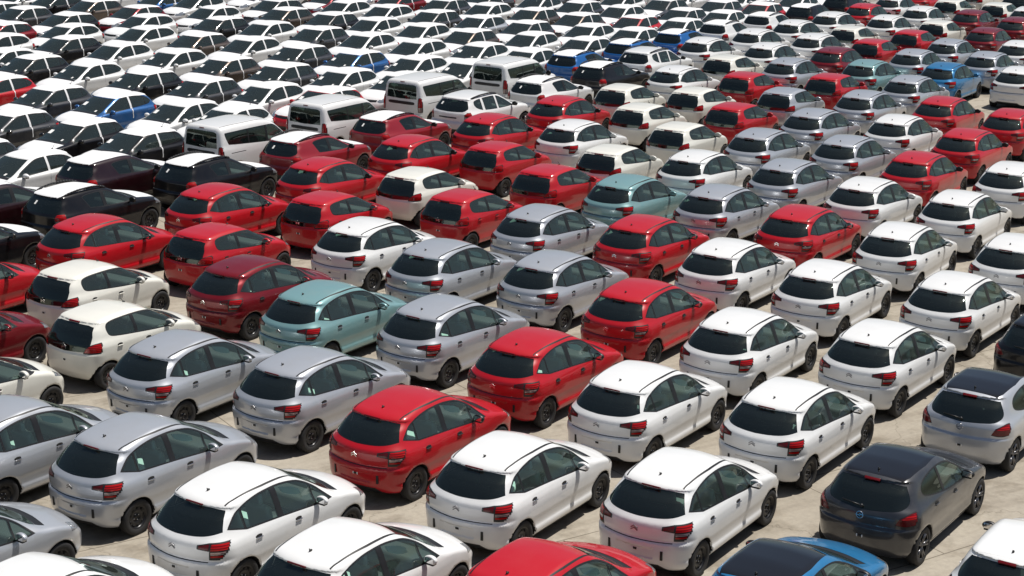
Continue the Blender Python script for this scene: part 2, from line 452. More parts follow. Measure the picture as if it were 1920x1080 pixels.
def add_wheels(K, rim='steel'):
    d = K.d; r, wd, tr = d['wr'], .19, d['track']
    t = finish('tyre', tyre_mesh(r, wd), M['rubber'])
    rm = finish('rim', steel_rim(r, wd) if rim == 'steel' else alloy_rim(r, wd), [M['steel'], M['under'], M['chrome']] if rim == 'steel' else [M['alloy'], M['under']])
    for x in (0, d['wb']):
        for s in (-1, 1):
            wh = K.add('wheel', None, [], (x, s * tr, r), scale=(1, -s, 1) if s > 0 else None)
            K.add('tyre', t, ['rubber'], parent=wh); K.add('rim', rm, ['steel', 'under', 'chrome'] if rim == 'steel' else ['alloy', 'under'], parent=wh)
def add_cabin(K, cover=True, xs=(0.95, 0.05), bench=True):
    """seats, dashboard and steering wheel seen through the glass"""
    d = K.d; z0 = d.get('zseat', .38)
    for y in (-.36, .36):
        bm = bmesh.new()
        bm_box(bm, (xs[0] + .22, y, z0 + .12), (.50, .48, .16), None, .05)
        bm_box(bm, (xs[0] - .08, y, z0 + .45), (.13, .47, .60), Matrix.Rotation(R(-14), 3, 'Y'), .05)
        bm_box(bm, (xs[0] - .20, y, z0 + .86), (.09, .25, .17), Matrix.Rotation(R(-10), 3, 'Y'), .04)
        K.add('front_seat', finish('front_seat', bm, M['seat']), ['cover' if cover else 'seat'], lod=2)
    bm = bmesh.new()
    bm_box(bm, (xs[1] + .22, 0, z0 + .12), (.46, 1.15, .16), None, .05)
    bm_box(bm, (xs[1] - .06, 0, z0 + .42), (.13, 1.15, .52), Matrix.Rotation(R(-16), 3, 'Y'), .05)
    for y in (-.36, .36): bm_box(bm, (xs[1] - .15, y, z0 + .76), (.08, .24, .13), None, .035)
    K.add('rear_bench', finish('rear_bench', bm, M['seat']), ['seat'], lod=2)
    bm = bmesh.new(); zc = d.get('zdash', .93)
    bm_box(bm, (d.get('xdash', 1.95), 0, zc - .16), (.52, 1.24, .26), Matrix.Rotation(R(6), 3, 'Y'), .07)
    bm_box(bm, (d.get('xdash', 1.95) - .45, 0, zc - .42), (.60, .22, .20), None, .05)
    K.add('dashboard', finish('dashboard', bm, M['dash']), ['dash'])
    bm = bmesh.new(); n, mR, mr = 20, .18, .016
    rt = Matrix.Translation((d.get('xdash', 1.95) - .36, .36, zc - .03)) @ Matrix.Rotation(R(-65), 4, 'Y')
    rings = [[bm.verts.new(rt @ Vector(((mR + mr * math.cos(b)) * math.cos(a), (mR + mr * math.cos(b)) * math.sin(a), mr * math.sin(b)))) for b in [2 * math.pi * q / 6 for q in range(6)]] for a in [2 * math.pi * p / n for p in range(n)]]
    for i in range(n):
        for j in range(6):
            bm.faces.new((rings[i][j], rings[(i + 1) % n][j], rings[(i + 1) % n][(j + 1) % 6], rings[i][(j + 1) % 6]))
    K.add('steering_wheel', finish('steering_wheel', bm, M['dash']), ['dash'], lod=1)
def add_mirrors(K, x, y, z, key='paint', s=(.075, .115, .072)):
    bm = bmesh.new(); blob(bm, (0, 0, 0), s, 3)
    for v in bm.verts:
        if v.co.x < -.035: v.co.x = -.035
        v.co.z *= 1 - .8 * abs(v.co.y) * (v.co.y < 0)
    m = finish('mirror', bm, M['trim'])
    bm = bmesh.new(); bar(bm, (.0, .05, -.03), (.02, .16, -.075), .022, 8); bm_box(bm, (.0, .0, -.055), (.09, .15, .03), None, .01)
    a = finish('arm', bm, M['trim'])
    bm = bmesh.new(); bm_box(bm, (-.037, 0, .0), (.006, .16, .09), None, .002); gm = finish('mirror_glass', bm, M['chrome'])
    for sd_ in (-1, 1):
        p = K.add('mirror', m, [key], (x, sd_ * y, z), scale=(1, -sd_, 1) if sd_ > 0 else None)
        K.add('arm', a, ['trim'], parent=p); K.add('mirror_glass', gm, ['chrome'], parent=p, lod=1)
def surf_y(sh, x, z):
    lo, hi = .3, 1.1
    for _ in range(30):
        m = (lo + hi) / 2
        if float(sh.f(np.float64(x), np.float64(m), np.float64(z))) < 0: lo = m
        else: hi = m
    return lo
def surf_top(sh, x, y):
    lo, hi = .5, 2.2
    for _ in range(30):
        m = (lo + hi) / 2
        if float(sh.f(np.float64(x), np.float64(y), np.float64(m))) < 0: lo = m
        else: hi = m
    return lo
def surf_rear(sh, y, z):
    lo, hi = .4, -1.1
    for _ in range(30):
        m = (lo + hi) / 2
        if float(sh.f(np.float64(m), np.float64(y), np.float64(z))) < 0: lo = m
        else: hi = m
    return lo
def add_handles(K, pts, key='paint'):
    sh = K.shape
    for sd_ in (-1, 1):
        for nm, (x, z) in zip(('rear_door', 'front_door'), pts):
            y = surf_y(sh, x, z)
            bm = bmesh.new()
            bm_box(bm, (0, 0, 0), (.14, .026, .020), None, .008)
            m = finish('door_handle', bm, M['trim'])
            par = next((p for p in K.parts if p['name'] == nm and p['side'] == sd_), None)
            hd = K.add('door_handle', m, [key], (x, sd_ * (y + .016), z - .012), parent=par, lod=1)
            bm = bmesh.new(); blob(bm, (0, 0, 0), (.075, .010, .034), 3); m2 = finish('handle_recess', bm, M['under'])
            K.add('handle_recess', m2, ['under'], (x, sd_ * (y - .002), z + .004), parent=par, lod=1)
def rear_pt(K, y, z, off=0.0):
    sh = K.shape; x = surf_rear(sh, y, z); g = sh.grad(np.array([[x, y, z]]))[0]; g = Vector(g).normalized()
    return Vector((x, y, z)) + g * off, g
def add_rear_bits(K, badge='chevron', brake=None, wiper=None, plate=True, bkey='chrome', clips=True):
    d = K.d
    if badge:
        p, g = rear_pt(K, 0, d['badge_z'], .006)
        rot = Vector((-g.x, 0, -g.z)).to_track_quat('-X', 'Z').to_matrix() if False else Matrix(((g.x, 0, -g.z), (0, 1, 0), (g.z, 0, g.x))) 
        # local frame: columns = outward normal, +Y, up along the panel
        up = Vector((0, 1, 0)).cross(g); up = up if up.z > 0 else -up
        rot = Matrix((g, Vector((0, 1, 0)), up)).transposed()
        bm = bmesh.new()
        if badge == 'chevron':
            for k in (0, 1):
                z = -.035 + k * .036
                for s in (-1, 1):
                    bm_box(bm, (0, s * .030, z + .004), (.010, .070, .017), Matrix.Rotation(R(-s * 34), 3, 'X'), .002)
        elif badge == 'ring':
            n = 28
            for i in range(n):
                a, b = 2 * math.pi * i / n, 2 * math.pi * (i + 1) / n
                bar(bm, (0, .055 * math.cos(a), .055 * math.sin(a)), (0, .055 * math.cos(b), .055 * math.sin(b)), .007, 6)
            bm_box(bm, (0, -.030, .007), (.009, .07, .010), Matrix.Rotation(R(8), 3, 'X')); bm_box(bm, (0, .030, -.007), (.009, .07, .010), Matrix.Rotation(R(8), 3, 'X'))
        elif badge == 'bar':
            bm_box(bm, (0, 0, 0), (.010, .11, .05), None, .012)
        K.add('badge', transform_mesh(finish('badge', bm, M['chrome'], False), rot), [bkey], p, lod=1)
    if brake:
        y0, z = brake; p, g = rear_pt(K, 0, z, .004)
        bm = bmesh.new(); bm_box(bm, (0, 0, 0), (.05, y0 * 2, .026), Matrix.Rotation(math.asin(max(-1, min(1, g.z))) * 0.6, 3, 'Y'), .006)
        K.add('brake_light', finish('brake_light', bm, M['brakelens']), ['brakelens'], p)
    if wiper:
        p, g = rear_pt(K, wiper[0], wiper[2], .022); q, g2 = rear_pt(K, wiper[1], wiper[3], .022)
        bm = bmesh.new(); bar(bm, p, q, .009, 6); blob(bm, p, (.03, .03, .03), 2)
        K.add('rear_wiper', finish('rear_wiper', bm, M['trim']), ['trim'], lod=1)
    if plate:
        z = d['plate_z']; p, g = rear_pt(K, 0, z, .004)
        bm = bmesh.new(); bm_box(bm, (0, 0, 0), (.012, .06, .035), None, .003)
        K.add('plate_clip', finish('plate_clip', bm, M['trim']), ['trim'], p + Vector((0, -.03, 0)), lod=1)
        for yy in (-.075, .012):
            bm = bmesh.new(); bm_box(bm, (0, yy, .0), (.006, .018, .045), None, .001)
            K.add('plate_clip', finish('plate_clip', bm, M['paper']), ['paper'], p, lod=1)
    if clips:
        for s in (-1, 1):
            p, g = rear_pt(K, s * d.get('clip_y', .50), d['clip_z'], .004); a = math.atan2(g.y, -g.x)
            bm = bmesh.new(); bm_box(bm, (0, 0, 0), (.022, .042, .15), Matrix.Rotation(-a, 3, 'Z'), .006)
            K.add('bumper_guard', finish('bumper_guard', bm, M['trim']), ['trim'], p, lod=1)
def transform_mesh(me, m3):
    me.transform(m3.to_4x4()); return me
def add_antenna(K, x, length=.0, y=0):
    z = surf_top(K.shape, x, y); bm = bmesh.new()
    if length == 0:
        blob(bm, (0, 0, .010), (.034, .018, .020), 2); bar(bm, (.0, 0, .016), (-.03, 0, .042), .008, 6)
    else:
        blob(bm, (0, 0, .008), (.035, .025, .02), 2); bar(bm, (0, 0, .01), (-length * .8, 0, length), .006, 6)
    K.add('antenna', finish('antenna', bm, M['trim']), ['trim'], (x, y, z))
def side_sheet(K):
    """pale document sleeve hanging just inside the front side window"""
    P = [(1.03, 1.385), (1.10, 1.365), (1.18, 1.345), (1.33, 1.30), (1.44, 1.235), (1.45, 1.165), (1.36, 1.175), (1.20, 1.225), (1.06, 1.30)]
    bm = bmesh.new(); a, b = [], []
    for x, z in P:
        y = surf_y(K.shape, x, z) - .035
        a.append(bm.verts.new((x, -y, z))); b.append(bm.verts.new((x, -(y - .012), z)))
    bm.faces.new(a); bm.faces.new(b[::-1])
    for i in range(len(P)): bm.faces.new((a[i], b[i], b[(i + 1) % len(P)], a[(i + 1) % len(P)]))
    bmesh.ops.recalc_face_normals(bm, faces=bm.faces)
    K.add('document_sleeve', finish('document_sleeve', bm, M['cover'], False), ['cover'], lod=1)

# ---------------------------------------------------------------- car kinds
side = lambda lo=.3, nmax=-.25: (lambda c, n: n.y < nmax and c.z > lo)
rear = lambda lo=.2, nmax=-.2: (lambda c, n: n.x < nmax and c.z > lo and c.x < .6)
top = lambda lo=.7, nmin=.3: (lambda c, n: n.z > nmin and c.z > lo)
def pane_defs(seam=.0):
    return {}
S2 = lambda P, n=3: smooth_poly(P, n)
H_DLO = S2([(-.22, 1.13, 0), (-.16, 1.19), (-.0, 1.315), (.2, 1.39), (.48, 1.437), (.74, 1.452), (1.04, 1.448), (1.34, 1.405), (1.55, 1.325), (1.75, 1.205), (1.9, 1.075), (2.02, .945, 0), (1.75, .935), (.88, 1.0), (.12, 1.045, 0)])
def clip_poly(P, x0, x1):
    """part of an outline between two x values (outline monotone above and below)"""
    def cl(Q, x, keep_gt):
        out = []
        for i in range(len(Q)):
            a, b = Q[i - 1], Q[i]; ia = (a[0] > x) == keep_gt; ib = (b[0] > x) == keep_gt
            if ia != ib:
                t = (x - a[0]) / (b[0] - a[0]); out.append((x, a[1] + t * (b[1] - a[1])))
            if ib: out.append((b[0], b[1]))
        return out
    return cl(cl(P, x0, True), x1, False)
HG = shrink(H_DLO, .022)
def standard_defs(extra=None, privacy=False):
    D = {
        'body': dict(name='body', center=True, slots=['paint']),
        'under': dict(name='underbody', center=True, slots=['under']),
        'trim': dict(name='window_trim', slots=['trim'], off=-.002),
        'fd': dict(name='front_door', slots=['paint', 'trim'], seam=.006),
        'rd': dict(name='rear_door', slots=['paint', 'trim'], seam=.006),
        'bonnet': dict(name='bonnet', center=True, slots=['paint', 'trim'], seam=.007),
        'gate': dict(name='tailgate', center=True, slots=['paint', 'trim'], seam=.006),
        'rw': dict(name='rear_window', center=True, slots=['dark_pane', 'trim'], off=-.004, seam=.016),
        'ws': dict(name='windscreen', center=True, slots=['pane', 'trim'], off=-.004, seam=.02),
        'gf': dict(name='side_window', slots=['pane'], off=-.006),
        'gr': dict(name='side_window', slots=['dark_pane' if privacy else 'pane'], off=-.006),
        'lamp': dict(name='taillight', slots=['trim'], off=.003),
        'lens': dict(name='lens', slots=['redlens'], off=.006, parent='lamp'),
        'lensi': dict(name='lens', slots=['brakelens'], off=.006, parent='lamp'),
        'lens2': dict(name='reversing_lens', slots=['clearlens'], off=.006, parent='lamp'),
        'head': dict(name='headlight', slots=['headlens'], off=.003),
    }
    if extra: D.update(extra)
    return D
HATCH = dict(kind='H', h=.028, wb=2.466, wr=.305, ra=.352, track=.735, zb=.19, zbelt=1.02, kr=.36, kf=.42, kw=.24, crown=.10, rc=.22, rst=.06, rg=.9,
    zt=[(-.9, 1.30), (-.45, 1.385), (-.25, 1.425), (.1, 1.490), (.45, 1.540), (.80, 1.562), (1.10, 1.548), (1.35, 1.497), (1.5, 1.435), (1.85, 1.255), (2.2, 1.06), (2.33, 1.010), (2.55, .965), (2.85, .88), (3.05, .79), (3.2, .66), (3.4, .40)],
    xr=[(.15, -.56), (.30, -.665), (.45, -.705), (.60, -.715), (.675, -.710), (.715, -.672), (.80, -.685), (.90, -.688), (.97, -.672), (1.06, -.60), (1.11, -.558), (1.25, -.395), (1.375, -.232), (1.395, -.262), (1.45, -.275), (1.5, -.27)],
    xf=[(.15, 3.02), (.30, 3.20), (.45, 3.26), (.60, 3.255), (.72, 3.20), (.85, 3.10), (1.0, 2.95), (1.6, 2.3)],
    ys=[(.15, .765), (.24, .800), (.30, .842), (.36, .848), (.43, .830), (.50, .836), (.62, .856), (.75, .862), (.86, .853), (.95, .826), (1.02, .790), (1.10, .752), (1.25, .690), (1.40, .620), (1.48, .560), (1.6, .46)],
    plan=[(-.8, -.075), (-.5, -.035), (-.2, -.012), (.2, 0), (1.9, 0), (2.4, -.012), (2.8, -.045), (3.1, -.11), (3.3, -.17)],
    plan_hi=[(-.6, -.10), (-.25, -.045), (.2, -.01), (.7, 0), (1.2, -.005), (1.7, -.04), (2.2, -.11), (2.8, -.2)],
    cabin=(-.62, 2.25), see_through=('rw', 'ws', 'gf', 'gr', 'under', 'lamp', 'lens', 'lens2', 'bonnet'),
    badge_z=.895, plate_z=.55, clip_z=.50, clip_y=.46, dents=[(.33, .42, .61, .016)])
HATCH['regions'] = [
    ('trim', 'side', H_DLO, side(.85)),
    ('gr', 'side', shrink(clip_poly(HG, -.25, .10), .0), side(.85), ['trim']),
    ('gr', 'side', clip_poly(HG, .135, .80), side(.85), ['trim']),
    ('gf', 'side', clip_poly(HG, .92, 1.645), side(.85), ['trim']),
    ('gf', 'side', clip_poly(HG, 1.675, 2.1), side(.85), ['trim']),
    ('rd', 'side', [(.865, .995), (.865, .34), (.44, .34), (.40, .50), (.28, .68), (.13, .84), (.11, 1.04), (.45, 1.02)], side(.3)),
    ('fd', 'side', [(.875, .995), (.875, .34), (1.80, .34), (1.90, .45), (1.95, .62), (1.96, .925), (1.75, .932), (1.3, .966)], side(.3)),
    ('roof_strip', 'top', [(-.06, -.488), (.1, -.500), (.7, -.520), (1.15, -.515), (1.46, -.505), (1.46, -.530), (1.15, -.541), (.7, -.546), (.1, -.526), (-.06, -.512)], top(1.2)),
    ('lamp', 'rear', [(-.44, .905), (-.44, .965), (-.60, 1.005), (-.95, 1.01), (-.95, .745), (-.615, .745), (-.625, .885)], lambda c, n: c.x < -.235 - .8 * (1.0 - c.z) and n.x < -.02),
    ('lensi', 'rear', [(-.465, .915), (-.465, .958), (-.59, .985), (-.61, .985), (-.615, .905)], lambda c, n: c.x < -.26, ['lamp']),
    ('lens', 'rear', [(-.640, .985), (-.95, .992), (-.95, .905), (-.640, .890)], lambda c, n: c.x < -.262 - .8 * (1.0 - c.z), ['lamp']),
    ('lens2', 'rear', [(-.640, .875), (-.95, .888), (-.95, .842), (-.640, .832)], lambda c, n: c.x < -.262 - .8 * (1.0 - c.z), ['lamp']),
    ('lens', 'rear', [(-.640, .824), (-.95, .834), (-.95, .795), (-.640, .785)], lambda c, n: c.x < -.262 - .8 * (1.0 - c.z), ['lamp']),
    ('rw', 'rear', S2([(.02, 1.378, 0), (-.30, 1.376), (-.53, 1.362, 0), (-.60, 1.25), (-.668, 1.115, 0), (-.55, 1.085), (-.35, 1.062), (.02, 1.052, 0)]), rear(.95, -.15)),
    ('gate', 'rear', [(.02, 1.385), (-.55, 1.375), (-.62, 1.25), (-.695, 1.10), (-.70, 1.01), (-.61, 1.0), (-.61, .70), (.02, .70)], rear(.68, -.12)),
    ('ws', 'top', S2([(1.47, .01, 0), (1.45, -.25), (1.38, -.50, 0), (1.75, -.60), (2.14, -.665, 0), (2.21, -.35), (2.24, .01, 0)]), lambda c, n: n.z > .3 and c.z > 1.0),
    ('cowl', 'top', [(2.24, .01), (2.21, -.35), (2.15, -.655), (2.30, -.70), (2.37, -.35), (2.39, .01)], lambda c, n: n.z > .3 and c.z > .9),
    ('bonnet', 'top', [(2.395, .01), (2.375, -.35), (2.31, -.70), (2.62, -.70), (3.0, -.60), (3.10, -.30), (3.13, .01)], lambda c, n: n.z > .25 and c.z > .66),
    ('head', 'front', [(-.50, .70), (-.62, .66), (-.85, .74), (-.85, .88), (-.70, .88), (-.52, .80)], lambda c, n: c.x > 2.72 and n.x > .02),
    ('gapline', 'rear', [(.02, .697), (.02, .708), (-.60, .712), (-.60, .700)], lambda c, n: c.x < -.3, ['body', 'gate', 'lamp']),
    ('valance', 'rear', [(.02, .335), (-.40, .33), (-.52, .255), (-.60, .235), (-.60, .10), (.02, .10)], lambda c, n: c.x < -.3 and n.x < -.05),
    ('grille', 'front', [(.02, .33), (.02, .50), (-.52, .48), (-.60, .33)], lambda c, n: c.x > 2.9 and n.x > .4),
]
HATCH['defs'] = standard_defs({
    'roof_strip': dict(name='roof_moulding', slots=['trim'], off=.002),
    'gapline': dict(name='tailgate_gap', center=True, slots=['trim'], off=.001),
    'valance': dict(name='rear_valance', center=True, slots=['trim'], off=.001),
    'cowl': dict(name='cowl_panel', center=True, slots=['trim'], off=-.004),
    'grille': dict(name='grille', center=True, slots=['trim'], off=.002)}, privacy=False)
def tag_sides(K):
    """note which side of the car each panel is on"""
    for p in K.parts:
        p['side'] = 0
        if p['mesh'] and len(p['mesh'].vertices):
            ys = [v.co.y for v in p['mesh'].vertices[:60]]; m = sum(ys) / len(ys)
            p['side'] = -1 if m < -.05 else (1 if m > .05 else 0)
def kind_hatch():
    K = build_kind(HATCH); tag_sides(K)
    add_wheels(K); add_cabin(K); add_mirrors(K, 1.66, .93, 1.035, 'mirror')
    add_handles(K, [(.298, .893), (1.192, .872)], 'handle')
    add_rear_bits(K, 'chevron', (.16, 1.398), None, bkey='badge'); add_antenna(K, .113); side_sheet(K)
    return K

def std_regions(d):
    """panels shared by the other car kinds, from a few outlines"""
    xh, xc, yw = d['xh'], d['xc'], d.get('yw', .65); zb = d['zbelt'] - .15
    sc_ = side(zb); dl = d['dlo']; g = shrink(dl, d.get('trimw', .02))
    reg = [('trim', 'side', dl, sc_)]
    for tag, a, b in d['panes']: reg.append((tag, 'side', clip_poly(g, a, b), sc_, ['trim']))
    for tag, P in d['doors']: reg.append((tag, 'side', P, side(.28)))
    reg.append(('rw', 'rear', d['rw'], lambda c, n: n.x < -.15 and c.z > d.get('rwz', .8) and c.x < .5))
    reg.append(('gate', 'rear', d['gate'], lambda c, n: n.x < -.12 and c.z > .45 and c.x < .5))
    reg.append(('ws', 'top', S2([(xh, .01, 0), (xh - .02, -.25), (xh - .08, -yw + .14, 0), (xh + .38, -yw + .05), (xc - .10, -yw, 0), (xc - .03, -.35), (xc, .01, 0)]), lambda c, n: n.z > .2 and n.x > .1 and c.z > .95))
    reg.append(('cowl', 'top', [(xc, .01), (xc - .03, -.35), (xc - .09, -yw), (xc + .04, -yw - .04), (xc + .11, -.35), (xc + .13, .01)], lambda c, n: n.z > .3 and c.z > .8))
    xn = d['xn']
    reg.append(('bonnet', 'top', [(xc + .135, .01), (xc + .115, -.35), (xc + .05, -yw - .03), (xc + .4, -yw - .03), (xn - .14, -yw + .06), (xn - .03, -.32), (xn, .01)], lambda c, n: n.z > .25 and c.z > .6))
    reg += d['extra']
    return reg
DARKDOOR = {}
# compact hatchback that stands nose towards the viewer, wrapped in transport film
POLO = dict(kind='P', h=.032, wb=2.47, wr=.30, ra=.345, track=.72, zb=.18, zbelt=1.0, kr=.26, kf=.36, kw=.24, crown=.08, rc=.20, rst=.07,
    zt=[(-.9, 1.24), (-.5, 1.325), (-.25, 1.375), (.1, 1.425), (.5, 1.455), (.8, 1.458), (1.1, 1.435), (1.33, 1.375), (1.8, 1.165), (2.12, 1.02), (2.26, .985), (2.6, .935), (2.95, .85), (3.12, .76), (3.3, .58)],
    xr=[(.15, -.52), (.30, -.63), (.45, -.675), (.60, -.685), (.66, -.68), (.70, -.65), (.85, -.655), (.95, -.635), (1.05, -.56), (1.20, -.43), (1.33, -.315), (1.36, -.35), (1.5, -.35)],
    xf=[(.15, 3.06), (.30, 3.22), (.45, 3.28), (.60, 3.275), (.72, 3.22), (.85, 3.10), (1.0, 2.9), (1.5, 2.4)],
    ys=[(.15, .755), (.25, .785), (.32, .818), (.45, .815), (.60, .832), (.75, .838), (.86, .844), (.92, .836), (.955, .805), (.99, .766), (1.10, .725), (1.25, .655), (1.36, .595), (1.5, .48)],
    plan=[(-.8, -.08), (-.5, -.04), (-.2, -.015), (.2, 0), (1.9, 0), (2.4, -.012), (2.8, -.045), (3.1, -.11), (3.3, -.17)],
    plan_hi=[(-.6, -.09), (-.25, -.04), (.2, -.01), (.7, 0), (1.2, -.01), (1.7, -.05), (2.2, -.12), (2.8, -.2)],
    dlo=S2([(-.27, 1.14, 0), (-.16, 1.24), (.04, 1.325), (.30, 1.368), (.65, 1.385), (1.0, 1.372), (1.22, 1.325), (1.55, 1.175), (1.80, 1.035), (1.93, .955, 0), (1.6, .955), (.7, .995), (.0, 1.04), (-.16, 1.075, 0)]),
    panes=[('gr', -.3, .02), ('gr', .05, .66), ('gf', .78, 1.9)], xh=1.36, xc=2.17, yw=.65, xn=3.10,
    doors=[('rd', [(.70, .99), (.70, .33), (.42, .33), (.38, .50), (.26, .68), (.06, .84), (.0, 1.03), (.3, 1.02)]), ('fd', [(.71, .99), (.71, .33), (1.80, .33), (1.90, .5), (1.93, .80), (1.92, .945), (1.5, .958)])],
    rw=S2([(.02, 1.325, 0), (-.30, 1.322), (-.50, 1.305, 0), (-.58, 1.18), (-.62, 1.06, 0), (-.35, 1.035), (.02, 1.03, 0)]),
    gate=[(.02, 1.335), (-.52, 1.32), (-.60, 1.19), (-.66, 1.04), (-.60, .98), (-.58, .69), (.02, .69)],
    cabin=(-.58, 2.15), see_through=('rw', 'ws', 'gf', 'gr', 'under', 'lamp', 'lens', 'lens2', 'bonnet'), badge_z=.88, plate_z=.80, clip_z=.5, xdash=1.88)
POLO['extra'] = [
    ('pillar', 'side', [(.685, .98), (.685, 1.40), (.765, 1.40), (.765, .98)], side(.9), ['trim', 'body', 'gr', 'gf']),
    ('tape', 'side', [(.705, .66), (.695, .74), (.71, .82), (.70, .975), (.735, .975), (.745, .82), (.73, .74), (.74, .66)], side(.4), ['body', 'fd', 'rd']),
    ('roof', 'top', [(1.33, .01), (1.31, -.25), (1.24, -.56), (.6, -.600), (-.1, -.575), (-.36, -.52), (-.40, .01)], lambda c, n: n.z > .28 and c.z > 1.27),
    ('lamp', 'rear', [(-.50, .80), (-.50, .94), (-.60, .975), (-.95, .98), (-.95, .76), (-.56, .76)], lambda c, n: c.x < -.30 and n.x < -.02),
    ('lens', 'rear', [(-.515, .815), (-.515, .925), (-.61, .96), (-.95, .965), (-.95, .84), (-.6, .835)], lambda c, n: c.x < -.31, ['lamp']),
    ('head', 'front', S2([(-.46, .70, 0), (-.60, .66), (-.86, .72, 0), (-.86, .85, 0), (-.66, .835), (-.50, .76, 0)]), lambda c, n: c.x > 2.70 and n.x > .02),
    ('grille', 'front', [(.02, .66), (.02, .745), (-.44, .75), (-.44, .68)], lambda c, n: c.x > 2.9 and n.x > .3),
    ('intake', 'front', [(.02, .28), (.02, .43), (-.45, .43), (-.62, .30)], lambda c, n: c.x > 2.8 and n.x > .3)]
POLO['regions'] = std_regions(POLO)
POLO['defs'] = standard_defs({
    'pillar': dict(name='pillar_film', slots=['film'], off=.002), 'tape': dict(name='door_tape', slots=['film'], off=.004), 'roof': dict(name='roof_film', center=True, slots=['film'], off=.003),
    'cowl': dict(name='cowl_panel', center=True, slots=['trim'], off=-.003),
    'grille': dict(name='grille', center=True, slots=['trim'], off=.002), 'intake': dict(name='air_intake', center=True, slots=['trim'], off=-.002)})
POLO['defs']['bonnet'] = dict(name='bonnet', center=True, slots=['film', 'trim'], seam=.007, off=.002)
# small city car with a glass tailgate
CITY = dict(kind='S', h=.03, wb=2.34, wr=.285, ra=.330, track=.695, zb=.18, zbelt=1.02, kr=.22, kf=.42, kw=.24, crown=.08, rc=.26, rst=.08,
    zt=[(-.8, 1.26), (-.4, 1.345), (-.2, 1.385), (.1, 1.425), (.5, 1.455), (.85, 1.458), (1.15, 1.43), (1.38, 1.36), (1.75, 1.185), (2.1, 1.01), (2.24, .975), (2.5, .915), (2.75, .81), (2.9, .69), (3.05, .50)],
    xr=[(.15, -.34), (.28, -.44), (.42, -.485), (.60, -.50), (.76, -.50), (.80, -.475), (.92, -.465), (1.05, -.41), (1.20, -.325), (1.33, -.235), (1.36, -.27), (1.5, -.27)],
    xf=[(.15, 2.78), (.30, 2.94), (.45, 2.99), (.60, 2.985), (.72, 2.92), (.85, 2.8), (1.0, 2.6), (1.5, 2.2)],
    ys=[(.15, .73), (.26, .765), (.34, .785), (.45, .785), (.60, .802), (.75, .810), (.88, .805), (.97, .780), (1.05, .745), (1.15, .712), (1.28, .650), (1.38, .585), (1.5, .47)],
    plan=[(-.6, -.07), (-.35, -.03), (-.1, -.01), (.2, 0), (1.8, 0), (2.2, -.012), (2.6, -.05), (2.85, -.11), (3.0, -.16)],
    plan_hi=[(-.5, -.08), (-.2, -.035), (.2, -.008), (.7, 0), (1.2, -.01), (1.7, -.05), (2.2, -.13), (2.8, -.2)],
    dlo=S2([(.06, 1.19), (.08, 1.29), (.18, 1.345), (.45, 1.372), (.95, 1.378), (1.28, 1.345), (1.55, 1.245), (1.82, 1.10), (2.05, .965, 0), (1.75, .935), (1.3, .955), (.8, 1.0), (.35, 1.045), (.12, 1.09)]),
    panes=[('gr', 0, .76), ('gf', .84, 1.78)], xh=1.40, xc=2.13, yw=.64, xn=2.86,
    doors=[('rd', [(.80, .99), (.80, .33), (.42, .33), (.38, .50), (.28, .66), (.20, .80), (.22, 1.05), (.5, 1.02)]), ('fd', [(.81, .99), (.81, .33), (1.68, .33), (1.79, .5), (1.84, .78), (1.84, .925), (1.3, .948)])],
    rw=[(.02, 1.315), (-.40, 1.308), (-.53, 1.285), (-.60, 1.12), (-.625, .98), (-.56, .83), (.02, .80)], rwz=.7,
    gate=[(.02, 1.33), (-.55, 1.3), (-.64, 1.0), (-.58, .81), (-.02, .78), (.02, .78)],
    cabin=(-.40, 2.1), see_through=('rw', 'ws', 'gf', 'gr', 'under', 'lamp', 'lens', 'lens2', 'bonnet'), badge_z=.905, plate_z=.62, clip_z=.5, xdash=1.80)
CITY['extra'] = [
    ('lamp', 'rear', S2([(-.50, .80, 0), (-.545, .90), (-.64, .98), (-.78, 1.02), (-.95, 1.0, 0), (-.95, .82, 0), (-.68, .795)]), lambda c, n: c.x < -.12 - .3 * (1.0 - c.z) and n.x < -.02, ['body', 'rw', 'gate']),
    ('lens', 'rear', S2([(-.525, .825, 0), (-.565, .90), (-.65, .965), (-.78, 1.005), (-.95, .99, 0), (-.95, .84, 0), (-.68, .825)]), lambda c, n: c.x < -.135 - .3 * (1.0 - c.z), ['lamp']),
    ('head', 'front', S2([(-.42, .74, 0), (-.52, .66), (-.70, .70), (-.80, .80, 0), (-.74, .90), (-.58, .87)]), lambda c, n: c.x > 2.45 and n.x > .02),
    ('grille', 'front', [(.02, .33), (.02, .50), (-.45, .48), (-.55, .33)], lambda c, n: c.x > 2.6 and n.x > .3),
    ]
CITY['regions'] = std_regions(CITY)
CITY['defs'] = standard_defs({'cowl': dict(name='cowl_panel', center=True, slots=['trim'], off=-.003), 'grille': dict(name='grille', center=True, slots=['trim'], off=.002)})
CITY['defs']['rw'] = dict(name='glass_tailgate', center=True, slots=['rear_black', 'trim'], off=.002, seam=.01)
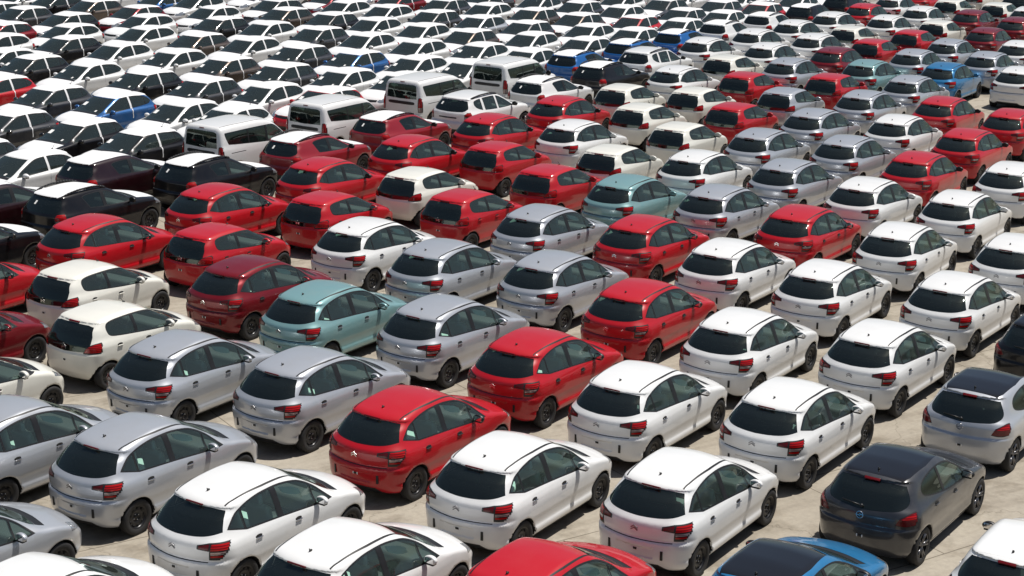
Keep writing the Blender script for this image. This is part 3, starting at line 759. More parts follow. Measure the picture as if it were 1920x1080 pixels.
# crossover hatchback with roof rails
STEP = dict(kind='T', h=.032, wb=2.59, wr=.325, ra=.375, track=.74, zb=.24, zbelt=1.03, kr=.20, kf=.34, kw=.22, crown=.06, rc=.18, rst=.08,
    zt=[(-.9, 1.36), (-.5, 1.425), (-.1, 1.475), (.3, 1.505), (.7, 1.52), (1.05, 1.50), (1.35, 1.44), (1.8, 1.245), (2.15, 1.085), (2.3, 1.05), (2.6, 1.01), (3.0, .93), (3.2, .82), (3.38, .60)],
    xr=[(.18, -.48), (.35, -.64), (.50, -.685), (.62, -.69), (.68, -.68), (.73, -.64), (.95, -.64), (1.03, -.60), (1.20, -.48), (1.38, -.34), (1.41, -.39), (1.55, -.39)],
    xf=[(.18, 3.12), (.35, 3.30), (.50, 3.36), (.65, 3.36), (.80, 3.30), (.95, 3.12), (1.1, 2.9), (1.6, 2.4)],
    ys=[(.18, .78), (.30, .815), (.40, .845), (.55, .855), (.70, .868), (.85, .868), (.95, .845), (1.03, .800), (1.12, .760), (1.28, .690), (1.42, .615), (1.55, .50)],
    plan=[(-.8, -.08), (-.5, -.035), (-.2, -.01), (.2, 0), (2.0, 0), (2.5, -.01), (2.9, -.05), (3.2, -.11), (3.4, -.17)],
    plan_hi=[(-.6, -.08), (-.25, -.035), (.2, -.008), (.7, 0), (1.2, -.005), (1.8, -.05), (2.3, -.12), (2.9, -.2)],
    dlo=S2([(.34, 1.345, 0), (.42, 1.385), (.60, 1.405), (.95, 1.412), (1.22, 1.385), (1.50, 1.275), (1.85, 1.10), (2.03, 1.0, 0), (1.6, .99), (1.0, 1.01), (.52, 1.045, 0)]),
    panes=[('gr', .2, .98), ('gf', 1.10, 2.0)], xh=1.38, xc=2.20, yw=.66, xn=3.16,
    doors=[('rd', [(1.03, 1.0), (1.03, .36), (.48, .36), (.45, .52), (.36, .70), (.30, .85), (.45, 1.05), (.6, 1.03)]), ('fd', [(1.04, 1.0), (1.04, .36), (1.96, .36), (2.03, .55), (2.06, .98), (1.6, .98)])],
    rw=S2([(.02, 1.375, 0), (-.35, 1.372), (-.56, 1.35, 0), (-.66, 1.17), (-.665, 1.10, 0), (-.50, 1.035), (.02, 1.02, 0)]),
    gate=[(.02, 1.39), (-.58, 1.37), (-.69, 1.15), (-.68, 1.03), (-.60, 1.0), (-.60, .72), (.02, .72)],
    cabin=(-.55, 2.2), see_through=('rw', 'ws', 'gf', 'gr', 'under', 'lamp', 'lens', 'lens2', 'bonnet'), badge_z=.90, plate_z=.80, clip_z=.5, xdash=1.95)
STEP['extra'] = [
    ('roof', 'top', [(1.30, .01), (1.28, -.25), (1.22, -.49), (.5, -.515), (-.22, -.50), (-.36, -.40), (-.40, .01)], lambda c, n: n.z > .28 and c.z > 1.3),
    ('lamp', 'rear', S2([(-.62, .76, 0), (-.60, .92), (-.66, 1.04, 0), (-.95, 1.06, 0), (-.95, .76, 0)]), lambda c, n: c.x < -.34 and n.x < -.02),
    ('lens', 'rear', S2([(-.635, .87, 0), (-.62, .94), (-.67, 1.03, 0), (-.95, 1.045, 0), (-.95, .88, 0)]), lambda c, n: c.x < -.35, ['lamp']),
    ('lens2', 'rear', [(-.64, .775), (-.64, .86), (-.95, .87), (-.95, .775)], lambda c, n: c.x < -.35, ['lamp']),
    ('head', 'front', S2([(-.48, .74, 0), (-.60, .70), (-.88, .78, 0), (-.88, .92, 0), (-.66, .90), (-.52, .84, 0)]), lambda c, n: c.x > 2.80 and n.x > .02),
    ('grille', 'front', [(.02, .68), (.02, .80), (-.44, .80), (-.44, .70)], lambda c, n: c.x > 3.0 and n.x > .3),
    ('skirt', 'side', [(-.7, .10), (-.7, .40), (-.36, .42), (-.30, .42), (.30, .42), (.42, .40), (2.15, .40), (2.25, .42), (2.95, .42), (3.4, .40), (3.4, .10)], lambda c, n: n.y < -.25 and n.z > -.9),
    ('bskirt', 'rear', [(.02, .10), (.02, .46), (-.60, .46), (-.80, .42), (-.80, .10)], lambda c, n: n.x < -.2 and c.x < -.2)]
STEP['regions'] = std_regions(STEP)
STEP['defs'] = standard_defs({'roof': dict(name='roof_film', center=True, slots=['film'], off=.003), 'cowl': dict(name='cowl_panel', center=True, slots=['trim'], off=-.003),
    'grille': dict(name='grille', center=True, slots=['trim'], off=.002), 'skirt': dict(name='side_cladding', slots=['trim'], off=.003), 'bskirt': dict(name='rear_valance', center=True, slots=['trim'], off=.003)}, privacy=True)
STEP['defs']['bonnet'] = dict(name='bonnet', center=True, slots=['film', 'trim'], seam=.007, off=.002)
# small SUV
SUV = dict(kind='D', h=.034, wb=2.67, wr=.34, ra=.395, track=.78, zb=.27, zbelt=1.08, kr=.22, kf=.34, kw=.22, crown=.06, rc=.20, rst=.09,
    zt=[(-1.0, 1.42), (-.6, 1.50), (-.2, 1.555), (.3, 1.59), (.8, 1.60), (1.15, 1.575), (1.40, 1.51), (1.85, 1.31), (2.2, 1.14), (2.38, 1.10), (2.7, 1.06), (3.1, .97), (3.3, .85), (3.5, .62)],
    xr=[(.20, -.60), (.38, -.76), (.52, -.81), (.66, -.82), (.72, -.80), (.77, -.76), (1.0, -.76), (1.10, -.71), (1.25, -.60), (1.46, -.44), (1.49, -.48), (1.6, -.48)],
    xf=[(.20, 3.22), (.38, 3.42), (.52, 3.48), (.68, 3.48), (.85, 3.40), (1.0, 3.22), (1.15, 3.0), (1.7, 2.4)],
    ys=[(.20, .82), (.34, .86), (.46, .89), (.60, .90), (.80, .91), (.92, .905), (1.0, .885), (1.08, .845), (1.18, .80), (1.34, .73), (1.48, .655), (1.6, .56)],
    plan=[(-.9, -.08), (-.6, -.04), (-.2, -.01), (.2, 0), (2.1, 0), (2.6, -.01), (3.0, -.05), (3.3, -.11), (3.5, -.17)],
    plan_hi=[(-.7, -.09), (-.3, -.04), (.2, -.01), (.7, 0), (1.2, -.005), (1.9, -.05), (2.4, -.12), (3.0, -.2)],
    dlo=S2([(-.15, 1.40), (-.02, 1.445), (.3, 1.478), (.8, 1.488), (1.20, 1.462), (1.50, 1.35), (1.80, 1.19), (2.02, 1.05, 0), (1.4, 1.04), (.7, 1.06), (.2, 1.10), (-.06, 1.18), (-.17, 1.29)]),
    panes=[('gr', -.3, .20), ('gr', .36, 1.02), ('gf', 1.14, 2.0)], xh=1.42, xc=2.26, yw=.68, xn=3.26,
    doors=[('rd', [(1.07, 1.04), (1.07, .40), (.50, .40), (.47, .55), (.38, .74), (.28, .90), (.28, 1.08), (.6, 1.06)]), ('fd', [(1.08, 1.04), (1.08, .40), (2.0, .40), (2.08, .60), (2.10, 1.02), (1.5, 1.03)])],
    rw=S2([(.02, 1.455, 0), (-.35, 1.45), (-.56, 1.43, 0), (-.66, 1.27), (-.69, 1.19, 0), (-.56, 1.10), (.02, 1.08, 0)]), rwz=.95,
    gate=[(.02, 1.47), (-.58, 1.45), (-.70, 1.28), (-.71, 1.05), (-.64, 1.0), (-.64, .76), (.02, .76)],
    cabin=(-.65, 2.3), see_through=('rw', 'ws', 'gf', 'gr', 'under', 'lamp', 'lens', 'lens2', 'bonnet'), badge_z=1.0, plate_z=.82, clip_z=.55, xdash=2.0, zseat=.45, zdash=1.0)
SUV['extra'] = [
    ('gap', 'side', [(.215, 1.03), (.235, 1.5), (.345, 1.5), (.345, 1.03)], side(.9), ['trim']),
    ('gap', 'side', [(1.03, 1.0), (1.03, 1.5), (1.12, 1.5), (1.12, 1.0)], side(.9), ['trim']),
    ('lamp', 'rear', [(-.66, .80), (-.66, 1.08), (-.95, 1.10), (-.95, .80)], lambda c, n: c.x < -.45 and n.x < -.02),
    ('lens', 'rear', [(-.675, .95), (-.675, 1.065), (-.95, 1.08), (-.95, .95)], lambda c, n: c.x < -.46, ['lamp']),
    ('lens2', 'rear', [(-.675, .815), (-.675, .935), (-.95, .935), (-.95, .815)], lambda c, n: c.x < -.46, ['lamp']),
    ('strip', 'rear', [(.02, .865), (.02, .91), (-.36, .91), (-.38, .865)], lambda c, n: n.x < -.3 and c.x < -.3, ['body', 'gate']),
    ('head', 'front', S2([(-.52, .80, 0), (-.62, .76), (-.92, .84, 0), (-.92, 1.0, 0), (-.70, .98), (-.56, .92, 0)]), lambda c, n: c.x > 2.88 and n.x > .02),
    ('grille', 'front', [(.02, .72), (.02, .88), (-.48, .88), (-.48, .74)], lambda c, n: c.x > 3.0 and n.x > .3),
    ('bskirt', 'rear', [(.02, .10), (.02, .50), (-.60, .50), (-.80, .45), (-.80, .10)], lambda c, n: n.x < -.2 and c.x < -.2)]
SUV['regions'] = std_regions(SUV)
SUV['defs'] = standard_defs({'gap': dict(name='door_frame', slots=['paint'], off=.001), 'strip': dict(name='tailgate_strip', center=True, slots=['trim'], off=.012), 'cowl': dict(name='cowl_panel', center=True, slots=['trim'], off=-.003),
    'grille': dict(name='grille', center=True, slots=['trim'], off=.002), 'bskirt': dict(name='rear_valance', center=True, slots=['trim'], off=.003)}, privacy=False)
# tall passenger van
VAN = dict(kind='V', h=.036, wb=2.70, wr=.31, ra=.365, track=.76, zb=.22, zbelt=1.15, kr=.05, kf=.34, kw=.22, crown=.05, rc=.13, rst=.13, rg=1.0,
    zt=[(-.9, 1.765), (-.5, 1.79), (.2, 1.82), (1.0, 1.825), (1.5, 1.79), (1.80, 1.70), (2.15, 1.47), (2.5, 1.21), (2.66, 1.12), (2.8, 1.09), (3.1, 1.0), (3.3, .86), (3.48, .62)],
    xr=[(.18, -.58), (.30, -.69), (.42, -.735), (.58, -.745), (.63, -.72), (.90, -.72), (1.10, -.705), (1.35, -.685), (1.60, -.655), (1.74, -.625), (1.9, -.58)],
    xf=[(.18, 3.22), (.35, 3.40), (.50, 3.45), (.68, 3.45), (.85, 3.38), (1.0, 3.24), (1.2, 3.0), (1.9, 2.2)],
    ys=[(.18, .80), (.30, .845), (.42, .87), (.60, .885), (.90, .895), (1.05, .885), (1.18, .862), (1.40, .825), (1.60, .785), (1.72, .745), (1.85, .68)],
    plan=[(-.9, -.03), (-.6, -.012), (-.2, 0), (.2, 0), (2.1, 0), (2.6, -.01), (3.0, -.05), (3.3, -.11), (3.5, -.17)],
    plan_hi=[(-.8, -.04), (-.3, -.01), (.2, 0), (1.4, 0), (1.9, -.03), (2.4, -.10), (3.0, -.2)],
    dlo=S2([(-.46, 1.56), (-.38, 1.60, 0), (.4, 1.612), (1.3, 1.612), (1.72, 1.585), (2.0, 1.42), (2.32, 1.165, 0), (2.0, 1.10), (1.4, 1.10), (.4, 1.17), (-.25, 1.225), (-.36, 1.27)]),
    panes=[('gr', -.6, .52), ('gr', .57, 1.32), ('gf', 1.40, 1.98), ('gf', 2.02, 2.4)], xh=1.86, xc=2.56, yw=.72, xn=3.28,
    doors=[('rd', [(.36, 1.14), (.36, .38), (1.34, .38), (1.34, 1.09), (.8, 1.13)]), ('fd', [(1.35, 1.09), (1.35, .38), (2.10, .38), (2.22, .6), (2.30, 1.12), (2.0, 1.08)])],
    rw=S2([(.02, 1.640, 0), (-.50, 1.635, 0), (-.60, 1.60), (-.63, 1.54), (-.66, 1.14, 0), (.02, 1.12, 0)]), rwz=1.05,
    gate=[(.02, 1.70), (-.62, 1.69), (-.67, 1.62), (-.70, 1.10), (-.70, .64), (.02, .64)],
    cabin=(-.68, 2.5), see_through=('rw', 'ws', 'gf', 'gr', 'under', 'lamp', 'lens', 'lens2', 'bonnet'), badge_z=.96, plate_z=.90, clip_z=.5, xdash=2.25, zseat=.48, zdash=1.06)
VAN['extra'] = [
    ('lamp', 'rear', S2([(-.735, .68, 0), (-.72, .9), (-.725, 1.15), (-.75, 1.20, 0), (-.95, 1.20, 0), (-.95, .68, 0)]), lambda c, n: c.x < -.60 and n.x < -.02),
    ('lens', 'rear', S2([(-.75, .86, 0), (-.74, 1.0), (-.765, 1.185, 0), (-.95, 1.185, 0), (-.95, .86, 0)]), lambda c, n: c.x < -.61, ['lamp']),
    ('lens2', 'rear', [(-.75, .70), (-.75, .85), (-.95, .85), (-.95, .70)], lambda c, n: c.x < -.61, ['lamp']),
    ('strip', 'rear', S2([(.02, .93, 0), (.02, 1.035, 0), (-.50, 1.035), (-.58, .98), (-.50, .93)]), lambda c, n: n.x < -.3 and c.x < -.3, ['body', 'gate']),
    ('roof_strip', 'top', [(-.50, -.60), (.3, -.635), (1.5, -.635), (1.5, -.652), (.3, -.652), (-.50, -.618)], lambda c, n: n.z > .3 and c.z > 1.5),
    ('rail', 'side', [(.38, .955), (.38, .975), (-.28, .975), (-.28, .955)], side(.5)),
    ('head', 'front', S2([(-.52, .76, 0), (-.62, .70), (-.92, .80, 0), (-.92, 1.0, 0), (-.74, .98), (-.58, .90, 0)]), lambda c, n: c.x > 2.88 and n.x > .02),
    ('grille', 'front', [(.02, .62), (.02, .80), (-.48, .80), (-.48, .64)], lambda c, n: c.x > 3.0 and n.x > .3)]
VAN['regions'] = std_regions(VAN)
VAN['defs'] = standard_defs({'strip': dict(name='tailgate_strip', center=True, slots=['trim'], off=.004), 'roof_strip': dict(name='roof_moulding', slots=['trim'], off=.002), 'rail': dict(name='door_track', slots=['trim'], off=.001),
    'cowl': dict(name='cowl_panel', center=True, slots=['trim'], off=-.003), 'grille': dict(name='grille', center=True, slots=['trim'], off=.002)}, privacy=True)
# sporty compact with a dark roof panel
SPORT = dict(kind='O', h=.028, wb=2.51, wr=.318, ra=.362, track=.74, zb=.17, zbelt=1.02, kr=.30, kf=.42, kw=.24, crown=.08, rc=.26, rst=.08,
    zt=[(-.9, 1.28), (-.5, 1.355), (-.25, 1.40), (.1, 1.445), (.5, 1.475), (.85, 1.475), (1.15, 1.445), (1.35, 1.39), (1.8, 1.18), (2.15, 1.02), (2.3, .985), (2.6, .93), (2.95, .83), (3.12, .73), (3.3, .55)],
    xr=[(.15, -.52), (.30, -.64), (.45, -.69), (.60, -.705), (.70, -.70), (.745, -.665), (.88, -.665), (.97, -.635), (1.05, -.57), (1.20, -.44), (1.345, -.315), (1.37, -.38), (1.5, -.40)],
    xf=[(.15, 3.08), (.30, 3.25), (.45, 3.31), (.60, 3.305), (.72, 3.24), (.85, 3.12), (1.0, 2.95), (1.5, 2.4)],
    ys=[(.15, .765), (.26, .80), (.34, .835), (.45, .835), (.60, .855), (.75, .868), (.87, .862), (.96, .830), (1.03, .785), (1.12, .742), (1.27, .672), (1.38, .605), (1.5, .49)],
    plan=[(-.8, -.08), (-.5, -.035), (-.2, -.01), (.2, 0), (1.9, 0), (2.4, -.012), (2.8, -.045), (3.1, -.11), (3.3, -.17)],
    plan_hi=[(-.6, -.10), (-.25, -.045), (.2, -.012), (.7, 0), (1.2, -.01), (1.7, -.05), (2.2, -.12), (2.8, -.2)],
    dlo=S2([(.08, 1.165), (.12, 1.26), (.28, 1.325), (.60, 1.368), (.95, 1.372), (1.25, 1.33), (1.55, 1.205), (1.80, 1.07), (1.98, .955, 0), (1.6, .945), (1.0, .97), (.5, 1.03), (.18, 1.095)]),
    panes=[('gr', 0, .78), ('gf', .86, 1.72), ('gf', 1.76, 2.0)], xh=1.38, xc=2.18, yw=.65, xn=3.10,
    doors=[('rd', [(.83, .98), (.83, .33), (.46, .33), (.42, .50), (.30, .70), (.20, .85), (.28, 1.06), (.5, 1.02)]), ('fd', [(.84, .98), (.84, .33), (1.82, .33), (1.92, .5), (1.95, .75), (1.96, .94), (1.4, .945)])],
    rw=S2([(.02, 1.335, 0), (-.35, 1.33), (-.54, 1.315, 0), (-.62, 1.20), (-.66, 1.10), (-.63, 1.04), (-.50, 1.0), (.02, .965, 0)]), rwz=.9,
    gate=[(.02, 1.35), (-.56, 1.33), (-.67, 1.15), (-.70, 1.0), (-.62, .93), (-.52, .74), (.02, .72)],
    cabin=(-.58, 2.15), see_through=('rw', 'ws', 'gf', 'gr', 'under', 'lamp', 'lens', 'lens2', 'bonnet'), badge_z=.885, plate_z=.55, clip_z=.5, xdash=1.9)
SPORT['extra'] = [
    ('roof', 'top', [(1.33, .01), (1.31, -.25), (1.22, -.50), (.6, -.545), (0, -.525), (-.16, -.48), (-.17, .01)], lambda c, n: n.z > .28 and c.z > 1.27),
    ('lamp', 'rear', S2([(-.42, .845, 0), (-.60, .915), (-.74, .995, 0), (-.95, 1.02, 0), (-.95, .84, 0), (-.74, .775), (-.55, .80)]), lambda c, n: c.x < -.27 - .4 * (1.0 - c.z) and n.x < -.02),
    ('lensi', 'rear', S2([(-.45, .85, 0), (-.60, .90), (-.74, .98, 0), (-.95, 1.005, 0), (-.95, .85, 0), (-.74, .79), (-.56, .812)]), lambda c, n: c.x < -.285 - .4 * (1.0 - c.z), ['lamp']),
    ('lens', 'rear', S2([(-.64, .90), (-.75, .965), (-.95, .985), (-.95, .925), (-.74, .90)]), lambda c, n: c.x < -.30 - .4 * (1.0 - c.z), ['lensi']),
    ('head', 'front', S2([(-.46, .70, 0), (-.60, .66), (-.88, .76, 0), (-.88, .92, 0), (-.66, .86), (-.50, .78, 0)]), lambda c, n: c.x > 2.70 and n.x > .02),
    ('grille', 'front', [(.02, .36), (.02, .56), (-.42, .56), (-.55, .38)], lambda c, n: c.x > 2.8 and n.x > .3)]
SPORT['regions'] = std_regions(SPORT)
SPORT['defs'] = standard_defs({'roof': dict(name='roof_panel', center=True, slots=['roofpanel'], off=.001), 'cowl': dict(name='cowl_panel', center=True, slots=['trim'], off=-.003), 'grille': dict(name='grille', center=True, slots=['trim'], off=.002)}, privacy=True)

def add_rails(K, x0, x1, y):
    sh = K.shape
    for s in (-1, 1):
        bm = bmesh.new(); n = 14; prev = None; pts = []
        for i in range(n + 1):
            x = x0 + (x1 - x0) * i / n; yy = y - .03 * (abs(i / n - .5) * 2) ** 3
            lift = .07 * min(1, 3.2 * min(i / n, 1 - i / n)) ** .6 if 0 < i < n else 0
            pts.append(Vector((x, s * yy, surf_top(sh, x, yy) + lift)))
        for a, b in zip(pts[:-1], pts[1:]): bar(bm, a, b, .027, 8)
        for v in pts[1:-1]: blob(bm, v, (.027, .027, .027), 1)
        for i in (1, n - 1): blob(bm, pts[i] - Vector((0, 0, .025)), (.10, .028, .045), 2)
        K.add('roof_rail', finish('roof_rail', bm, M['trim']), ['trim'])
def add_labels(K):
    """delivery labels stuck inside the windscreen: a sheet at the top and a tag low on the driver side"""
    sh = K.shape
    for (x, y, w_, h_) in ((1.72, -.42, .16, .20), (2.02, .40, .08, .10)):
        z = surf_top(sh, x, y); g = Vector(sh.grad(np.array([[x, y, z]]))[0]).normalized()
        up = g.cross(Vector((0, 1, 0))).normalized(); rot = Matrix((up, Vector((0, 1, 0)), g)).transposed()
        bm = bmesh.new(); bm_box(bm, (0, 0, 0), (h_, w_, .002)); m = finish('windscreen_label', bm, M['paper'], False); transform_mesh(m, rot)
        K.add('windscreen_label', m, ['paper'], Vector((x, y, z)) + g * (.004), lod=2)
def add_rear_label(K, y, z):
    p, g = rear_pt(K, y, z, .001); up = Vector((0, 1, 0)).cross(g); up = up if up.z > 0 else -up
    rot = Matrix((g, Vector((0, 1, 0)), up)).transposed()
    bm = bmesh.new(); bm_box(bm, (0, 0, 0), (.002, .06, .12), Matrix.Rotation(.15, 3, 'X')); m = finish('window_label', bm, M['paper'], False); transform_mesh(m, rot)
    K.add('window_label', m, ['paper'], p, lod=2)
def kind_polo():
    K = build_kind(POLO); tag_sides(K); add_wheels(K); add_cabin(K, cover=False); add_mirrors(K, 1.70, .90, 1.0, 'mirror')
    add_handles(K, [(.20, .90), (1.0, .86)], 'paint'); add_rear_bits(K, 'ring', (.14, 1.325), None, plate=False, clips=False); add_antenna(K, -.05, .12); add_labels(K)
    return K
def kind_city():
    K = build_kind(CITY); tag_sides(K); add_wheels(K); add_cabin(K, False, (.85, .0)); add_mirrors(K, 1.62, .88, 1.03, 'paint', (.085, .12, .082))
    add_handles(K, [(.30, .88), (1.08, .84)], 'paint'); add_rear_bits(K, 'chevron', (.15, 1.345), (0, .32, .93, .90), plate=True, clips=False); add_antenna(K, 1.18, .10)
    return K
def kind_step():
    K = build_kind(STEP); tag_sides(K); add_wheels(K); add_cabin(K, False, (1.1, .2)); add_mirrors(K, 1.86, .95, 1.06, 'trim')
    add_handles(K, [(.55, .90), (1.28, .87)], 'trim'); add_rear_bits(K, 'bar', None, None, plate=False, clips=False); add_rails(K, -.12, 1.28, .56); add_rear_label(K, .22, 1.24)
    return K
def kind_suv():
    K = build_kind(SUV); tag_sides(K); add_wheels(K, 'alloy'); add_cabin(K, False, (1.15, .25)); add_mirrors(K, 1.88, 1.0, 1.13, 'trim')
    add_handles(K, [(.58, .94), (1.30, .92)], 'trim'); add_rear_bits(K, None, None, None, plate=False, clips=False); add_rails(K, -.2, 1.30, .62); add_rear_label(K, .40, 1.32)
    return K
def kind_van():
    K = build_kind(VAN); tag_sides(K); add_wheels(K); add_cabin(K, False, (1.35, .4)); add_mirrors(K, 2.12, 1.0, 1.17, 'trim', (.08, .11, .11))
    add_handles(K, [(.50, .98), (1.50, .96)], 'trim'); add_rear_bits(K, None, (.09, 1.715), None, plate=False, clips=False); add_antenna(K, 1.45, .14)
    return K
def kind_sport():
    K = build_kind(SPORT); tag_sides(K); add_wheels(K, 'alloy'); add_cabin(K, False, (.95, .05)); add_mirrors(K, 1.68, .885, 1.02, 'mirror')
    add_handles(K, [(.42, .92), (1.20, .88)], 'paint'); add_rear_bits(K, 'ring', (.13, 1.358), (0, .35, 1.01, 1.03), plate=True, clips=False); add_antenna(K, 0)
    return K

# ---------------------------------------------------------------- the ground
def ground():
    bm = bmesh.new(); bmesh.ops.create_grid(bm, x_segments=2, y_segments=2, size=420)
    m = bpy.data.materials.new('concrete_slabs'); m.use_nodes = True; n = m.node_tree; b = n.nodes['Principled BSDF']
    b.inputs['Roughness'].default_value = .88
    tc = n.nodes.new('ShaderNodeTexCoord'); mp = n.nodes.new('ShaderNodeMapping'); mp.inputs['Rotation'].default_value = (0, 0, R(-32.8))
    n.links.new(tc.outputs['Object'], mp.inputs[0])
    def noise(scale, detail, rough=.6, src=None):
        t = n.nodes.new('ShaderNodeTexNoise'); t.inputs['Scale'].default_value = scale; t.inputs['Detail'].default_value = detail
        t.inputs['Roughness'].default_value = rough; n.links.new((src or mp).outputs[0], t.inputs['Vector']); return t
    def ramp(src, p0, c0, p1, c1):
        r = n.nodes.new('ShaderNodeValToRGB'); e = r.color_ramp.elements
        e[0].position, e[0].color, e[1].position, e[1].color = p0, (*c0, 1), p1, (*c1, 1); n.links.new(src, r.inputs[0]); return r
    def mul(a, b2, f=1.0):
        x = n.nodes.new('ShaderNodeMix'); x.data_type = 'RGBA'; x.blend_type = 'MULTIPLY'; x.inputs[0].default_value = f
        n.links.new(a, x.inputs[6]); n.links.new(b2, x.inputs[7]); return x.outputs[2]
    base = ramp(noise(.35, 6).outputs[0], .3, (.335, .30, .245), .72, (.41, .375, .315)).outputs[0]
    fine = ramp(noise(9, 8, .75).outputs[0], .3, (.80, .80, .80), .7, (1.08, 1.07, 1.05)).outputs[0]
    stain = ramp(noise(.9, 5, .62).outputs[0], .36, (.68, .66, .63), .50, (1, 1, 1)).outputs[0]
    # streaks along the driving direction
    mp2 = n.nodes.new('ShaderNodeMapping'); mp2.inputs['Scale'].default_value = (.12, 1.6, 1); n.links.new(mp.outputs[0], mp2.inputs[0])
    streak = ramp(noise(1.4, 5, .6, mp2).outputs[0], .38, (.84, .83, .82), .55, (1, 1, 1)).outputs[0]
    br = n.nodes.new('ShaderNodeTexBrick'); br.offset = .5; br.inputs['Scale'].default_value = 1.0
    br.inputs['Color1'].default_value = (1, 1, 1, 1); br.inputs['Color2'].default_value = (.91, .90, .89, 1); br.inputs['Mortar'].default_value = (.42, .40, .37, 1)
    br.inputs['Mortar Size'].default_value = .014; br.inputs['Mortar Smooth'].default_value = .3
    br.inputs['Brick Width'].default_value = 5.0; br.inputs['Row Height'].default_value = 3.6
    wob = n.nodes.new('ShaderNodeVectorMath'); wob.operation = 'MULTIPLY_ADD'
    n.links.new(noise(1.2, 4).outputs[1], wob.inputs[0]); wob.inputs[1].default_value = (.06, .06, 0); n.links.new(mp.outputs[0], wob.inputs[2])
    n.links.new(wob.outputs[0], br.inputs['Vector'])
    vo = n.nodes.new('ShaderNodeTexVoronoi'); vo.feature = 'DISTANCE_TO_EDGE'; vo.inputs['Scale'].default_value = .22
    wob2 = n.nodes.new('ShaderNodeVectorMath'); wob2.operation = 'MULTIPLY_ADD'
    n.links.new(noise(.8, 6).outputs[1], wob2.inputs[0]); wob2.inputs[1].default_value = (1.6, 1.6, 0); n.links.new(mp.outputs[0], wob2.inputs[2])
    n.links.new(wob2.outputs[0], vo.inputs['Vector'])
    crack = ramp(vo.outputs[0], .001, (.55, .53, .5), .0035, (1, 1, 1)).outputs[0]
    c = mul(mul(mul(mul(mul(base, fine), stain), streak), br.outputs[0]), crack, .8)
    n.links.new(c, b.inputs['Base Color'])
    bp = n.nodes.new('ShaderNodeBump'); bp.inputs['Strength'].default_value = .25; bp.inputs['Distance'].default_value = .01
    n.links.new(noise(22, 6, .7).outputs[0], bp.inputs['Height']); n.links.new(bp.outputs[0], b.inputs['Normal'])
    g = new_obj('ground', finish('ground', bm, m, False)); g['kind'] = 'structure'
    return g
ground()
# ---------------------------------------------------------------- parking the cars
INFO = {'H': ('hatchback', 'car', 'arched-roof hatchbacks parked tail to the camera'), 'S': ('city_car', 'car', 'small cars with black glass tailgates'),
        'P': ('hatchback', 'car', 'hatchbacks facing the camera under white film'), 'R': ('hatchback', 'car', 'film-roofed hatchbacks parked tail to the camera'),
        'V': ('passenger_van', 'van', 'white vans in a line'), 'T': ('crossover', 'car', 'crossovers with black roof rails'),
        'D': ('suv', 'SUV', 'white SUVs with roof rails'), 'O': ('hatchback', 'car', 'dark-windowed hatchbacks at the right')}
BUILD = {'H': kind_hatch, 'S': kind_city, 'P': kind_polo, 'T': kind_step, 'D': kind_suv, 'V': kind_van, 'O': kind_sport}
KINDS = {}
def material_for(slot, kind, key):
    pk = 'c' if (kind == 'S' and key == 'w') else ('lb' if (kind in 'HO' and key == 'b') else ('rb' if kind == 'T' and key == 'b' else ('cr' if kind == 'T' and key == 'r' else key)))
    if slot == 'paint': return M[pk]
    if slot == 'mirror': return M['trim'] if (key in 'r' and kind == 'H') or kind == 'O' else M[pk]
    if slot == 'handle': return M['trim'] if key in 'rm' else M['chrome']
    if slot == 'badge': return M['badge'] if key in 'wstc' and kind == 'H' else M['chrome']
    if slot == 'rear_black': return M['dark_pane']
    if slot == 'roofpanel': return M['w'] if key == 'w' else M['black_pane']
    return M[slot]
def park(kind, key, x, y, ang, label):
    src = 'T' if kind == 'R' else kind
    if src not in KINDS: KINDS[src] = BUILD[src]()
    K = KINDS[src]; nm, cat, grp = INFO[kind]
    root = bpy.data.objects.new(nm, None); C.objects.link(root)
    root.location = (x, y, 0); root.rotation_euler = (0, 0, R(ang)); root.empty_display_size = .3
    root['label'] = label; root['category'] = cat; root['group'] = grp
    dist = math.hypot(x, y); mp = {}
    for p in K.parts:
        if kind == 'R' and p['name'] == 'roof_rail': continue
        if (p['lod'] == 1 and dist > 46) or (p['lod'] == 2 and dist > 75): continue
        if p['parent'] is not None and id(p['parent']) not in mp: continue
        me = p['mesh']
        if me is not None:
            while len(me.materials) < len(p['slots']): me.materials.append(M['trim'])
        o = bpy.data.objects.new(p['name'], me); C.objects.link(o); o.location = p['loc']
        if p['scale']: o.scale = p['scale']
        o.parent = mp[id(p['parent'])] if p['parent'] is not None else root
        if p['parent'] is not None and p['parent']['loc'] != (0, 0, 0) and p['name'] in ('door_handle', 'handle_recess'):
            o.location = Vector(p['loc']) - Vector(p['parent']['loc'])
        mp[id(p)] = o
        if me is not None:
            for i, s in enumerate(p['slots']):
                ms = o.material_slots[i]; ms.link = 'OBJECT'; ms.material = material_for(s, kind, key)
    return root

